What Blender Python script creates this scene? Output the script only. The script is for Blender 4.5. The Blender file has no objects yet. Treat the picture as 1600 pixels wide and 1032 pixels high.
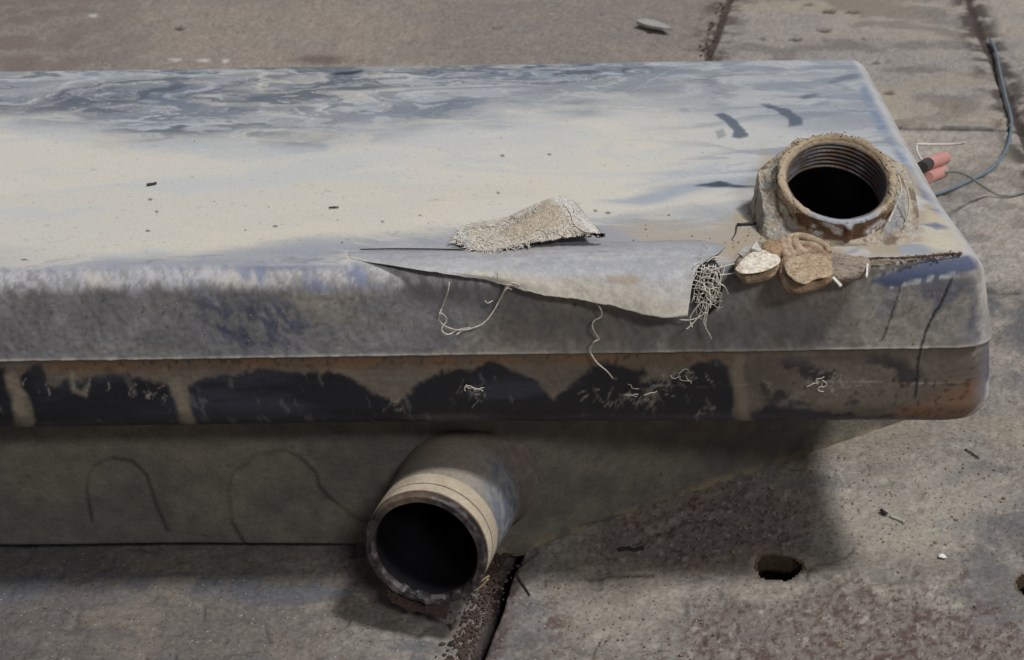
import bpy, math, random
import numpy as np
from mathutils import Matrix, Vector
random.seed(7); RS = np.random.RandomState(11)
SC = bpy.context.scene
COL = SC.collection

# ------------------------------------------------------------------ camera
F = 2200.0; PITCH = math.radians(28.0); ROLL = math.radians(-0.83)
CAM = np.array([0.0, -0.72, 0.587])
Mrot = Matrix.Rotation(math.pi/2-PITCH, 4, 'X') @ Matrix.Rotation(ROLL, 4, 'Z')
cd = bpy.data.cameras.new('camera'); cam = bpy.data.objects.new('camera', cd); COL.objects.link(cam)
cam.matrix_world = Matrix.Translation(Vector(CAM)) @ Mrot
cd.sensor_width = 36.0; cd.lens = F/1600*36.0; cd.clip_start = 0.01; cd.clip_end = 200
cd.dof.use_dof = True; cd.dof.focus_distance = 0.86; cd.dof.aperture_fstop = 22
SC.camera = cam
R3 = np.array(Mrot.to_3x3())
def proj(P):
    q = (P-CAM) @ R3
    z = np.minimum(q[..., 2], -1e-3)
    return 800+F*q[..., 0]/(-z), 516-F*q[..., 1]/(-z)
def ray(u, v):
    return R3 @ np.array([(u-800)/F, -(v-516)/F, -1.0])
def PZ(u, v, z):
    d = ray(u, v); return CAM+d*((z-CAM[2])/d[2])
def PY(u, v, y):
    d = ray(u, v); return CAM+d*((y-CAM[1])/d[1])

# ------------------------------------------------------------------ light
W = bpy.data.worlds.new('World'); SC.world = W; W.use_nodes = True
wn = W.node_tree.nodes; wl = W.node_tree.links; wn.clear()
tc = wn.new('ShaderNodeTexCoord'); sx = wn.new('ShaderNodeSeparateXYZ'); wl.new(tc.outputs['Generated'], sx.inputs[0])
cr = wn.new('ShaderNodeValToRGB'); wl.new(sx.outputs['Y'], cr.inputs[0])
cr.color_ramp.elements[0].position = 0.0; cr.color_ramp.elements[0].color = (0.20, 0.20, 0.215, 1)
cr.color_ramp.elements[1].position = 0.9; cr.color_ramp.elements[1].color = (0.62, 0.68, 0.80, 1)
bg = wn.new('ShaderNodeBackground'); wl.new(cr.outputs[0], bg.inputs[0]); bg.inputs[1].default_value = 0.42
wo = wn.new('ShaderNodeOutputWorld'); wl.new(bg.outputs[0], wo.inputs[0])
sd = bpy.data.lights.new('sun', 'SUN'); sd.energy = 2.15; sd.angle = math.radians(8); sd.color = (1.0, 0.985, 0.97)
so = bpy.data.objects.new('sun', sd); COL.objects.link(so)
so.rotation_euler = Vector((0.40, -0.20, 1.0)).to_track_quat('Z', 'Y').to_euler()
ad = bpy.data.lights.new('window_light', 'AREA'); ad.shape = 'RECTANGLE'; ad.size = 0.7; ad.size_y = 0.3
ad.energy = 30; ad.color = (1.0, 0.97, 0.93)
ao = bpy.data.objects.new('window_light', ad); COL.objects.link(ao); ao.location = (0.9, -2.5, 2.3)
ao.rotation_euler = (Vector(ao.location)-Vector((0, 0, .1))).to_track_quat('Z', 'Y').to_euler()
SC.view_settings.view_transform = 'Standard'; SC.view_settings.look = 'None'
SC.view_settings.exposure = 0; SC.view_settings.gamma = 1; SC.view_settings.use_curve_mapping = False

# ------------------------------------------------------------------ numpy noise
def _h(ix, iy, iz, s):
    h = (ix.astype(np.uint32)*np.uint32(374761393)+iy.astype(np.uint32)*np.uint32(668265263)
         + iz.astype(np.uint32)*np.uint32(2147483647)+np.uint32(s*974711+13))
    h = (h ^ (h >> np.uint32(13)))*np.uint32(1274126177)
    h = (h ^ (h >> np.uint32(15)))*np.uint32(2246822519)
    h = h ^ (h >> np.uint32(16))
    return h.astype(np.float64)/4294967295.0
def vn(P, s=0):
    P = np.asarray(P, float); i = np.floor(P).astype(np.int64); f = P-i; f = f*f*(3-2*f)
    if P.shape[-1] == 2:
        x, y = i[..., 0], i[..., 1]; z = np.zeros_like(x); a, b = f[..., 0], f[..., 1]
        return ((_h(x, y, z, s)*(1-a)+_h(x+1, y, z, s)*a)*(1-b)+(_h(x, y+1, z, s)*(1-a)+_h(x+1, y+1, z, s)*a)*b)
    x, y, z = i[..., 0], i[..., 1], i[..., 2]; a, b, c = f[..., 0], f[..., 1], f[..., 2]
    def lay(zz):
        return ((_h(x, y, zz, s)*(1-a)+_h(x+1, y, zz, s)*a)*(1-b)+(_h(x, y+1, zz, s)*(1-a)+_h(x+1, y+1, zz, s)*a)*b)
    return lay(z)*(1-c)+lay(z+1)*c
def fbm(P, o=4, s=0, g=.5):
    P = np.asarray(P, float); t = 0; a = 1.0; n = 0
    for k in range(o):
        t = t+a*vn(P*(2.03**k)+k*17.3, s+k); n += a; a *= g
    return t/n
def ss(x, a, b):
    t = np.clip((x-a)/(b-a), 0, 1); return t*t*(3-2*t)
def seg_d(U, V, pts, closed):
    d = np.full(U.shape, 1e9); n = len(pts)
    for i in range(n if closed else n-1):
        ax, ay = pts[i]; bx, by = pts[(i+1) % n]; vx, vy = bx-ax, by-ay
        t = np.clip(((U-ax)*vx+(V-ay)*vy)/(vx*vx+vy*vy+1e-12), 0, 1)
        d = np.minimum(d, np.hypot(U-ax-t*vx, V-ay-t*vy))
    return d
def inside(U, V, pts):
    c = np.zeros(U.shape, bool); n = len(pts)
    for i in range(n):
        ax, ay = pts[i]; bx, by = pts[(i+1) % n]
        if ay == by: continue
        m = ((ay > V) != (by > V)) & (U < (bx-ax)*(V-ay)/(by-ay)+ax)
        c ^= m
    return c
def poly(U, V, pts, soft=3.0):
    pts = [tuple(map(float, p)) for p in pts]
    xs = [p[0] for p in pts]; ys = [p[1] for p in pts]; out = np.zeros(U.shape)
    m = (U > min(xs)-2*soft) & (U < max(xs)+2*soft) & (V > min(ys)-2*soft) & (V < max(ys)+2*soft)
    if m.any():
        u, v = U[m], V[m]; d = seg_d(u, v, pts, True); d = np.where(inside(u, v, pts), d, -d)
        out[m] = ss(d, -soft, soft)
    return out
def stroke(U, V, pts, w, soft=1.5):
    xs = [p[0] for p in pts]; ys = [p[1] for p in pts]; out = np.zeros(U.shape); e = w+2*soft
    m = (U > min(xs)-e) & (U < max(xs)+e) & (V > min(ys)-e) & (V < max(ys)+e)
    if m.any():
        out[m] = 1-ss(seg_d(U[m], V[m], pts, False), w-soft, w+soft)
    return out
def mix(C, c, m):
    m = np.clip(m, 0, 1)[..., None]; return C*(1-m)+np.asarray(c, float)*m
def lin(*c):
    return np.array([(x/255/12.92) if x/255 < .04045 else ((x/255+.055)/1.055)**2.4 for x in c])

# ------------------------------------------------------------------ mesh helpers
def link(o, parent=None):
    COL.objects.link(o)
    if parent is not None: o.parent = parent
    return o
def mesh_obj(name, V, Q, mat, parent=None, col=None, smooth=True):
    V = np.ascontiguousarray(V, dtype=np.float32).reshape(-1, 3)
    if isinstance(Q, np.ndarray) and Q.ndim == 2:
        me = bpy.data.meshes.new(name); k = Q.shape[1]
        me.vertices.add(len(V)); me.vertices.foreach_set('co', V.ravel())
        me.loops.add(Q.size); me.loops.foreach_set('vertex_index', Q.astype(np.int32).ravel())
        me.polygons.add(len(Q)); me.polygons.foreach_set('loop_start', np.arange(0, Q.size, k, dtype=np.int32))
        me.update(calc_edges=True)
    else:
        me = bpy.data.meshes.new(name); me.from_pydata([tuple(map(float, v)) for v in V], [], [list(map(int, q)) for q in Q]); me.update()
    if smooth: me.polygons.foreach_set('use_smooth', np.ones(len(me.polygons), bool))
    if col is not None:
        col = np.asarray(col, dtype=np.float32).reshape(len(V), -1)
        if col.shape[1] == 3: col = np.hstack([col, np.full((len(V), 1), .8, np.float32)])
        a = me.color_attributes.new('Col', 'FLOAT_COLOR', 'POINT'); a.data.foreach_set('color', col.ravel())
    me.materials.append(mat)
    return link(bpy.data.objects.new(name, me), parent)
def gridq(nr, nc, base=0, wrap=False):
    r = np.arange(nr-1)[:, None]; c = np.arange(nc if wrap else nc-1)[None, :]; c2 = (c+1) % nc
    return np.stack([base+r*nc+c, base+r*nc+c2, base+(r+1)*nc+c2, base+(r+1)*nc+c], -1).reshape(-1, 4)
def tag(o, label=None, cat=None, group=None, kind=None):
    if label: o['label'] = label
    if cat: o['category'] = cat
    if group: o['group'] = group
    if kind: o['kind'] = kind
    return o
def empty(name, loc):
    o = bpy.data.objects.new(name, None); o.location = loc; o.empty_display_size = .05; return link(o)
def setparent(o, p):      # keep world position
    o.parent = p; o.matrix_parent_inverse = Matrix.Translation(-Vector(p.location))
def smooth_path(pts, n=8):
    pts = [np.array(p, float) for p in pts]; P = [2*pts[0]-pts[1]]+pts+[2*pts[-1]-pts[-2]]; out = []
    for i in range(1, len(P)-2):
        for k in range(n):
            t = k/n; a, b, c, d = P[i-1], P[i], P[i+1], P[i+2]
            out.append(.5*((2*b)+(c-a)*t+(2*a-5*b+4*c-d)*t*t+(3*b-a-3*c+d)*t**3))
    out.append(pts[-1]); return np.array(out)
def tube_geo(path, r, ns=6, jit=0.0):
    path = np.asarray(path); n = len(path); T = np.gradient(path, axis=0); T /= np.linalg.norm(T, axis=1)[:, None]+1e-12
    up = np.array([0.13, 0.21, 1.0]); rr = np.full(n, r) if np.isscalar(r) else np.asarray(r)
    A = np.cross(T, up); bad = np.linalg.norm(A, axis=1) < 1e-3; A[bad] = np.cross(T[bad], [1, 0, 0])
    A /= np.linalg.norm(A, axis=1)[:, None]; B = np.cross(T, A)
    th = np.arange(ns)*2*math.pi/ns
    if jit: rr = rr*(1+jit*(RS.rand(n)-.5))
    V = path[:, None, :]+rr[:, None, None]*(np.cos(th)[None, :, None]*A[:, None, :]+np.sin(th)[None, :, None]*B[:, None, :])
    V = V.reshape(-1, 3); Q = gridq(n, ns, 0, True)
    b = len(V); V = np.vstack([V, path[0], path[-1]])
    caps = [[b, b, (k+1) % ns, k] for k in range(ns)]+[[b+1, b+1, (n-1)*ns+k, (n-1)*ns+(k+1) % ns] for k in range(ns)]
    return V, Q, caps
class Geo:
    def __init__(s): s.V = []; s.F = []; s.n = 0
    def add(s, V, Q, caps=()):
        s.V.append(V)
        for q in Q: s.F.append([int(x)+s.n for x in q])
        for c in caps:
            t = [int(x)+s.n for x in c]; s.F.append(t[1:] if t[0] == t[1] else t)
        s.n += len(V)
    def tube(s, path, r, ns=6, jit=0): s.add(*tube_geo(path, r, ns, jit))
    def build(s, name, mat, parent=None, col=None, smooth=True):
        return mesh_obj(name, np.vstack(s.V), s.F, mat, parent, col, smooth)
def crumb_geo(c, r, g, flat=.6):
    # an irregular angular crumb
    th = np.linspace(0, 2*math.pi, 7)[:-1]+RS.rand(); V = []
    for z, k in ((-.5, .7), (.15, 1.0), (.6, .55)):
        for t in th:
            q = k*(0.7+.6*RS.rand()); V.append(c+np.array([math.cos(t)*q*r, math.sin(t)*q*r, (z+.25*RS.rand())*r*flat]))
    V = np.array(V); Q = gridq(3, 6, 0, True)
    g.V.append(V)
    for q in Q: g.F.append([int(x)+g.n for x in q])
    g.F.append([g.n+12+k for k in range(6)]); g.F.append([g.n+5-k for k in range(6)]); g.n += len(V)

# ------------------------------------------------------------------ materials
def material(name, color=None, rough=.8, spec=.3, n_scale=400, n_amt=.25, b_scale=500, b_str=.3, b_dist=.0006,
             b2_scale=90, b2_amt=.5, stretch=(1, 1, 1), speck=None, coat=0):
    m = bpy.data.materials.new(name); m.use_nodes = True; N = m.node_tree.nodes; L = m.node_tree.links
    b = N['Principled BSDF']; b.inputs['Specular IOR Level'].default_value = spec
    t = N.new('ShaderNodeTexCoord'); mp = N.new('ShaderNodeMapping'); mp.inputs['Scale'].default_value = stretch
    L.new(t.outputs['Object'], mp.inputs[0])
    no = N.new('ShaderNodeTexNoise'); no.inputs['Scale'].default_value = n_scale; no.inputs['Detail'].default_value = 6
    no.inputs['Roughness'].default_value = .65; L.new(mp.outputs[0], no.inputs[0])
    mr = N.new('ShaderNodeMapRange'); mr.inputs[1].default_value = .3; mr.inputs[2].default_value = .7
    mr.inputs[3].default_value = 1-n_amt; mr.inputs[4].default_value = 1+n_amt; L.new(no.outputs[0], mr.inputs[0])
    mu = N.new('ShaderNodeVectorMath'); mu.operation = 'SCALE'; L.new(mr.outputs[0], mu.inputs['Scale'])
    if color is None:
        a = N.new('ShaderNodeAttribute'); a.attribute_name = 'Col'; L.new(a.outputs['Color'], mu.inputs[0]); L.new(a.outputs['Alpha'], b.inputs['Roughness'])
    else:
        mu.inputs[0].default_value = color[:3]; b.inputs['Roughness'].default_value = rough
    last = mu.outputs[0]
    if speck:
        for (sc, th, c) in speck:
            vo = N.new('ShaderNodeTexVoronoi'); vo.inputs['Scale'].default_value = sc; L.new(mp.outputs[0], vo.inputs[0])
            s2 = N.new('ShaderNodeMapRange'); s2.inputs[1].default_value = th; s2.inputs[2].default_value = th*.55
            s2.inputs[3].default_value = 0; s2.inputs[4].default_value = 1; L.new(vo.outputs['Distance'], s2.inputs[0])
            # only some cells carry a speck
            sp = N.new('ShaderNodeSeparateColor'); L.new(vo.outputs['Color'], sp.inputs[0])
            gt = N.new('ShaderNodeMath'); gt.operation = 'GREATER_THAN'; gt.inputs[1].default_value = .72; L.new(sp.outputs[0], gt.inputs[0])
            m2 = N.new('ShaderNodeMath'); m2.operation = 'MULTIPLY'; L.new(gt.outputs[0], m2.inputs[0]); L.new(s2.outputs[0], m2.inputs[1])
            mx = N.new('ShaderNodeMix'); mx.data_type = 'RGBA'; L.new(m2.outputs[0], mx.inputs[0]); L.new(last, mx.inputs[6]); mx.inputs[7].default_value = (*c, 1)
            last = mx.outputs[2]
    L.new(last, b.inputs['Base Color'])
    n1 = N.new('ShaderNodeTexNoise'); n1.inputs['Scale'].default_value = b_scale; n1.inputs['Detail'].default_value = 5; L.new(mp.outputs[0], n1.inputs[0])
    n2 = N.new('ShaderNodeTexNoise'); n2.inputs['Scale'].default_value = b2_scale; n2.inputs['Detail'].default_value = 5; L.new(mp.outputs[0], n2.inputs[0])
    ma = N.new('ShaderNodeMath'); ma.operation = 'MULTIPLY_ADD'; L.new(n2.outputs[0], ma.inputs[0]); ma.inputs[1].default_value = b2_amt*4; L.new(n1.outputs[0], ma.inputs[2])
    bp = N.new('ShaderNodeBump'); bp.inputs['Strength'].default_value = b_str; bp.inputs['Distance'].default_value = b_dist
    L.new(ma.outputs[0], bp.inputs['Height']); L.new(bp.outputs[0], b.inputs['Normal'])
    b.inputs['Coat Weight'].default_value = coat
    return m
M_ground = material('concrete', spec=.25, n_scale=300, n_amt=.26, b_scale=420, b_str=.5, b_dist=.0010, b2_scale=70, b2_amt=.5,
                    speck=[(330, .22, (.055, .04, .035)), (210, .16, (.07, .035, .03)), (260, .17, (.42, .40, .37))])
M_shell = material('dusty_plastic', spec=.5, n_scale=520, n_amt=.09, b_scale=700, b_str=.18, b_dist=.0005, b2_scale=160, b2_amt=.35,
                   speck=[(160, .07, (.10, .09, .07))])
M_wall = material('rough_dusty_plastic', spec=.4, n_scale=650, n_amt=.22, b_scale=650, b_str=.6, b_dist=.0007, b2_scale=260, b2_amt=.5)
M_mud = material('dried_mud', spec=.25, n_scale=500, n_amt=.28, b_scale=420, b_str=.9, b_dist=.0016, b2_scale=190, b2_amt=.5)
M_pipe = material('worn_plastic_pipe', spec=.4, n_scale=500, n_amt=.18, b_scale=600, b_str=.4, b_dist=.0005, b2_scale=160, b2_amt=.4)
M_flap = material('torn_lining_sheet', spec=.4, n_scale=500, n_amt=.14, b_scale=700, b_str=.35, b_dist=.0005, b2_scale=120, b2_amt=.4)
M_cloth = material('woven_cloth', spec=.15, n_scale=900, n_amt=.35, b_scale=1400, b_str=.8, b_dist=.0007, b2_scale=400, b2_amt=.6)
M_thread = material('cotton_thread', (.62, .58, .50), .9, .1, n_scale=600, n_amt=.3)
M_fibre = material('frayed_fibre', (.68, .65, .58), .9, .1, n_scale=300, n_amt=.35)
M_pink = material('pink_plastic', (.60, .30, .26), .5, .4, n_scale=300, n_amt=.15, b_str=.2)
M_darkpl = material('dark_grease', (.035, .028, .025), .5, .4, n_scale=300, n_amt=.3)
M_bluew = material('blue_grey_wire', (.16, .21, .25), .5, .4, n_scale=120, n_amt=.2)
M_greenw = material('grey_green_wire', (.24, .26, .23), .55, .4, n_scale=120, n_amt=.2)
M_whitew = material('white_wire', (.62, .58, .54), .6, .4, n_scale=200, n_amt=.15)
M_chip = material('grey_flake', (.40, .39, .37), .8, .3, n_scale=200, n_amt=.25)
M_white = material('white_flake', (.75, .74, .70), .8, .3, n_scale=200, n_amt=.2)
M_black = material('black_debris_and_shade', (.02, .017, .016), .6, .4, n_scale=400, n_amt=.3)
M_brown = material('brown_debris', (.075, .052, .044), .85, .2, n_scale=500, n_amt=.4)
M_straw = material('straw', (.42, .33, .20), .8, .2, n_scale=300, n_amt=.2)
M_tan = material('tan_crumb', (.26, .20, .14), .95, .1, n_scale=500, n_amt=.3)

# ------------------------------------------------------------------ ground
def build_ground():
    nr, nc = 620, 760
    d = 0.34*np.exp(np.linspace(0, math.log(2.75/0.34), nr)); d = np.concatenate([[-25, -6, -1.5, -.2, .15], d, [3.2, 4.5, 8, 20, 60]])
    s = np.linspace(-.47, .47, nc); s = np.concatenate([[-40, -8, -2.5, -1.1, -.6], s, [.6, 1.1, 2.5, 8, 40]])
    D, S = np.meshgrid(d, s, indexing='ij'); wdt = np.maximum(D, .34)
    X = S*(wdt*.95+.15); Y = D-.72
    P = np.stack([X, Y, np.zeros_like(X)], -1); U, V = proj(P)
    U = np.where(D < .1, -5000, U); V = np.where(D < .1, -5000, V)
    P2 = np.stack([X, Y], -1)
    w1 = fbm(P2*14, 4, 3)-.5; w2 = fbm(P2*14, 4, 9)-.5
    n_lo = fbm(P2*5, 5, 21); n_mid = fbm(P2*28, 5, 33); n_hi = fbm(P2*140, 4, 41); n_vh = fbm(P2*420, 3, 47)
    strk = fbm(np.stack([X*9+Y*4, Y*60-X*12], -1), 4, 55)
    Z = (n_lo-.5)*.003+(n_mid-.5)*.0022+(n_hi-.5)*.0011
    # pits of different size
    for sc, th, dp, sd_ in ((60, .80, .0022, 70), (150, .80, .0012, 71)):
        pn = vn(P2*sc+w1[..., None]*3, sd_); Z -= dp*ss(pn, th, th+.1)
    C = np.zeros(X.shape+(3,))+lin(134, 129, 124)*1.0
    C = mix(C, lin(150, 143, 133), ss(n_lo, .45, .7)*.7)
    farz = ss(-V, -480, -200); C = mix(C, lin(108, 102, 98), ss(n_mid, .52, .75)*.5*(1-.7*farz))
    C = mix(C, lin(156, 145, 128), ss(strk, .60, .8)*.25)
    C = C*(1+((n_hi-.5)*(.7-.45*farz))[..., None])*(1+(n_vh-.5)[..., None]*.7)
    C = mix(C, lin(84, 80, 78), ss(-U, -640, -380)*ss(V, 640, 700)*.62)  # lower left floor coloured darker: dirt plus painted-in shade
    Uw = U+w1*90; Vw = V+w2*60
    # back left slab darker and warmer, right slab lighter
    jl = [(1152, -30), (1140, 0), (1103, 95), (1000, 360), (802, 868), (775, 950), (738, 1040), (700, 1140)]
    ground_pts = [PZ(u, v, 0)[:2] for u, v in jl]
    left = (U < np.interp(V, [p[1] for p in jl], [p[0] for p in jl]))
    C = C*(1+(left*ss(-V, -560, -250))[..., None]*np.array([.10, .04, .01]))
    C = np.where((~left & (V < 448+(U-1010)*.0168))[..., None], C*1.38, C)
    C = mix(C, lin(122, 108, 103), ss(-Uw, -300, -20)*(V < 200)*ss(n_mid, .35, .6)*.7)
    C = mix(C, lin(178, 168, 153), (~left & (V < 190))*ss(fbm(P2*7, 4, 88), .4, .65)*.55)
    C = mix(C, lin(170, 156, 134), ss(fbm(P2*np.array([7, 14]), 4, 90), .55, .75)*(U > 1100)*(V < 200)*.4)
    # bluish damp stains
    C = mix(C, lin(84, 86, 92), poly(Uw, Vw, [(1545, 458), (1700, 458), (1700, 640), (1560, 600)], 25)*ss(n_mid, .38, .6)*.75)
    C = mix(C, lin(96, 96, 100), ss(fbm(P2*np.array([12, 34])+w1[..., None]*2, 5, 92), .55, .7)*(V > 690)*.6)
    C = mix(C, lin(152, 142, 124), ss(fbm(P2*np.array([9, 26])+w1[..., None]*2, 5, 93), .55, .72)*(V > 650)*(U > 900)*.5)
    C = mix(C, lin(172, 166, 152), poly(Uw, Vw, [(1330, 740), (1480, 720), (1560, 780), (1500, 860), (1330, 900), (1290, 820)], 40)*.45)
    # reddish granular patches
    red = np.maximum(poly(Uw, Vw, [(1000, 745), (1120, 740), (1290, 790), (1270, 870), (1100, 895), (960, 880), (900, 850), (980, 800)], 30),
                     poly(Uw, Vw, [(1040, 985), (1180, 955), (1300, 935), (1500, 965), (1640, 1000), (1640, 1100), (1000, 1100), (1090, 1020)], 9)*.9)
    red = np.maximum(red, poly(Uw, Vw, [(700, 1000), (760, 930), (800, 870), (840, 900), (800, 1000), (760, 1060)], 15))
    red = np.maximum(red, poly(Uw, Vw, [(1080, 770), (1100, 745), (1190, 745), (1180, 790)], 15))
    rg = fbm(P2*330+w1[..., None]*8, 3, 101)
    C = mix(C, lin(114, 104, 101), red*.6)
    C = mix(C, lin(78, 58, 56), red*ss(rg, .54, .74)*.8)
    C = mix(C, lin(176, 168, 160), red*ss(vn(P2*260, 103), .84, .92)*.7)
    Z += red*(rg-.5)*.0016
    rr = ss(fbm(P2*6, 4, 131), .56, .66)*(V > 640)*(U > 850)
    C = mix(C, lin(92, 72, 68), rr*ss(fbm(P2*np.array([220, 260]), 3, 107), .56, .68)*.8)
    # sandy sparkle under pipe, lighter bottom middle
    C = mix(C, lin(166, 158, 144), poly(Uw, Vw, [(860, 900), (1010, 880), (1070, 930), (1020, 980), (880, 1000)], 30)*.45)
    # bluish and tan stains on the lower left floor and by the joint
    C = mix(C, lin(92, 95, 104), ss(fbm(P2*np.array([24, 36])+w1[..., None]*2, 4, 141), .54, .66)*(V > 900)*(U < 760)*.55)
    C = mix(C, lin(132, 124, 114), ss(fbm(P2*np.array([30, 30]), 4, 143), .58, .70)*(V > 900)*(U < 760)*.6)
    # joints: real grooves
    def joint(pts, w, depth, dirt, wid_dirt, seed, dark=(.012, .010, .010)):
        nonlocal Z, C
        g = [tuple(PZ(u, v, 0)[:2]) for u, v in pts]
        m = (Y < 3.5) & (Y > -.6) & (np.abs(X) < 3)
        dd = np.full(X.shape, 9.0); dd[m] = seg_d(X[m]+w1[m]*w*1.2, Y[m]+w2[m]*w*1.2, g, False)
        k = 1-ss(dd, w*.55, w*1.0+.0008); Z = Z-depth*k-.0012*(1-ss(dd, w, w*3))
        nn = fbm(P2*45, 4, seed)
        C = mix(C, dirt, (1-ss(dd, wid_dirt*.3, wid_dirt))*ss(nn, .38, .6)*.85)
        C = mix(C, dark, k*.92)
    joint([(1160, -60), (1140, 0), (1107, 90), (1095, 125), (1040, 260), (1000, 360), (930, 545)], .006, .004, lin(92, 82, 76), .05, 201, lin(74, 65, 60))
    joint([(930, 545), (860, 720), (802, 868), (775, 950), (738, 1040), (690, 1160), (560, 1480)], .0050, .020, lin(56, 44, 42), .016, 203)
    joint([(1495, -60), (1512, 0), (1530, 50), (1562, 120), (1600, 215), (1680, 380)], .006, .003, lin(66, 56, 52), .04, 205, lin(70, 60, 56))
    joint([(1065, 193), (1380, 199), (1500, 200), (1620, 205), (1800, 212)], .0036, .004, lin(80, 74, 70), .012, 207, lin(48, 42, 40))
    joint([(960, 447), (1300, 453), (1548, 457), (1640, 461), (1800, 468)], .0008, .002, lin(84, 80, 78), .010, 209, lin(60, 56, 54))
    joint([(850, 905), (1000, 901), (1020, 900)], .0005, .0004, lin(90, 84, 80), .003, 213, lin(80, 74, 70))
    # lifting holes in the slab
    hm = np.zeros(X.shape)
    holes = [[(1184, 874), (1192, 866), (1203, 864), (1226, 866), (1243, 871), (1254, 881), (1252, 890), (1244, 898), (1231, 906), (1212, 904), (1188, 901), (1183, 888)],
             [(1588, 905), (1596, 896), (1612, 890), (1640, 893), (1655, 905), (1645, 920), (1615, 930), (1598, 926), (1590, 917)]]
    for hp in holes:
        lip = poly(U+w1*30, V+w2*20, [(p[0]+(p[0]-np.mean([q[0] for q in hp]))*.25, p[1]+(p[1]-np.mean([q[1] for q in hp]))*.28) for p in hp], 7)
        k = poly(U, V, hp, .6); kw = poly(U, V, hp, 3.0); Z = Z*(1-lip)-.0014*lip
        C = mix(C, lin(120, 108, 98), lip*.35); C = mix(C, lin(84, 70, 58), kw*.8)
        hm = np.maximum(hm, k)
    lipl = poly(U+w1*10, V+w2*10, [(1168, 880), (1178, 870), (1186, 872), (1188, 900), (1180, 898), (1170, 890)], 3); C = mix(C, lin(168, 150, 140), lipl*.6)
    for (u, v, a, b) in ((1243, 61, 15, 3.2), (1288, 47, 13, 2.6), (1293, 18, 14, 2.5), (1330, 19, 12, 2.4), (1350, 60, 6, 2), (1388, 145, 10, 3), (1367, 98, 9, 3), (1190, 60, 5, 2),
                         (352, 1004, 5, 2.5), (1262, 8, 8, 2), (1110, 40, 6, 3), (280, 44, 8, 3), (560, 95, 5, 2), (776, 42, 7, 2.5), (1020, 120, 10, 3)):
        k = 1-ss(np.hypot((U-u)/a, (V-v)/b)+(n_hi-.5)*.9, .6, 1.15); Z = Z-.0035*k; C = mix(C, lin(62, 54, 50), k*.85)
    C = mix(C, lin(70, 63, 60), ss(fbm(P2*np.array([11, 18]), 4, 301), .57, .7)*(U > 1100)*(V < 460)*.35)
    C = mix(C, lin(92, 70, 66), (1-ss(np.hypot((U-500)/50, (V-94)/9)+(n_mid-.5)*.6, .4, 1.2))*.6)
    C = mix(C, lin(205, 202, 196), ((1-ss(np.hypot((U-318)/14, (V-95)/3.2)+(n_hi-.5), .5, 1.1))+(1-ss(np.hypot((U-275)/14, (V-93)/2.5)+(n_hi-.5)*1.6, .3, 1.1))
            + (1-ss(np.hypot((U-352)/9, (V-96)/3)+(n_hi-.5), .5, 1.1))+(1-ss(np.hypot((U-145)/8, (V-24)/2.5)+(n_hi-.5), .5, 1.1)))*.8)
    rough = np.full(X.shape, .85)-.15*ss(n_mid, .5, .7)
    P[..., 2] = Z
    Q = gridq(X.shape[0], X.shape[1]); Q = Q[hm.ravel()[Q].mean(1) < .5]
    VV = P.reshape(-1, 3); CC = np.concatenate([C, rough[..., None]], -1).reshape(-1, 4)
    for hp in holes:
        c = np.mean(hp, 0); pl = smooth_path([PZ(c[0]+(u-c[0])*1.035, c[1]+(v-c[1])*1.05, 0) for u, v in hp+hp[:1]], 10)[:-1]; n = len(pl); cc = pl.mean(0)
        rg_, cl = [], []
        for k_, (dz, sc_) in enumerate(((-.0018, 1.16), (-.0010, 1.05), (-.0011, .99), (-.003, .975), (-.008, .97), (-.0135, .965), (-.017, 1.0), (-.020, 1.5), (-.09, 1.6), (-.09, .01))):
            q = cc+(pl-cc)*sc_; q = q+(fbm(pl*300+k_, 3, 330+k_)-.5)[:, None]*.0022*(k_ > 0); q[:, 2] = dz-.001*(k_ == 0); rg_.append(q)
            cl.append(np.tile(np.append(lin(104, 92, 80) if k_ < 3 else (lin(76, 64, 52) if k_ < 6 else lin(16, 14, 13)), .95), (n, 1)))  # darkness of the void below the slab painted in near black
        b0 = len(VV); VV = np.vstack([VV]+rg_); CC = np.vstack([CC]+cl); Q = np.vstack([Q, gridq(len(rg_), n, b0, True)])
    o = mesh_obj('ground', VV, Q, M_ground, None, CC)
    tag(o, kind='structure')
build_ground()

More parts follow.
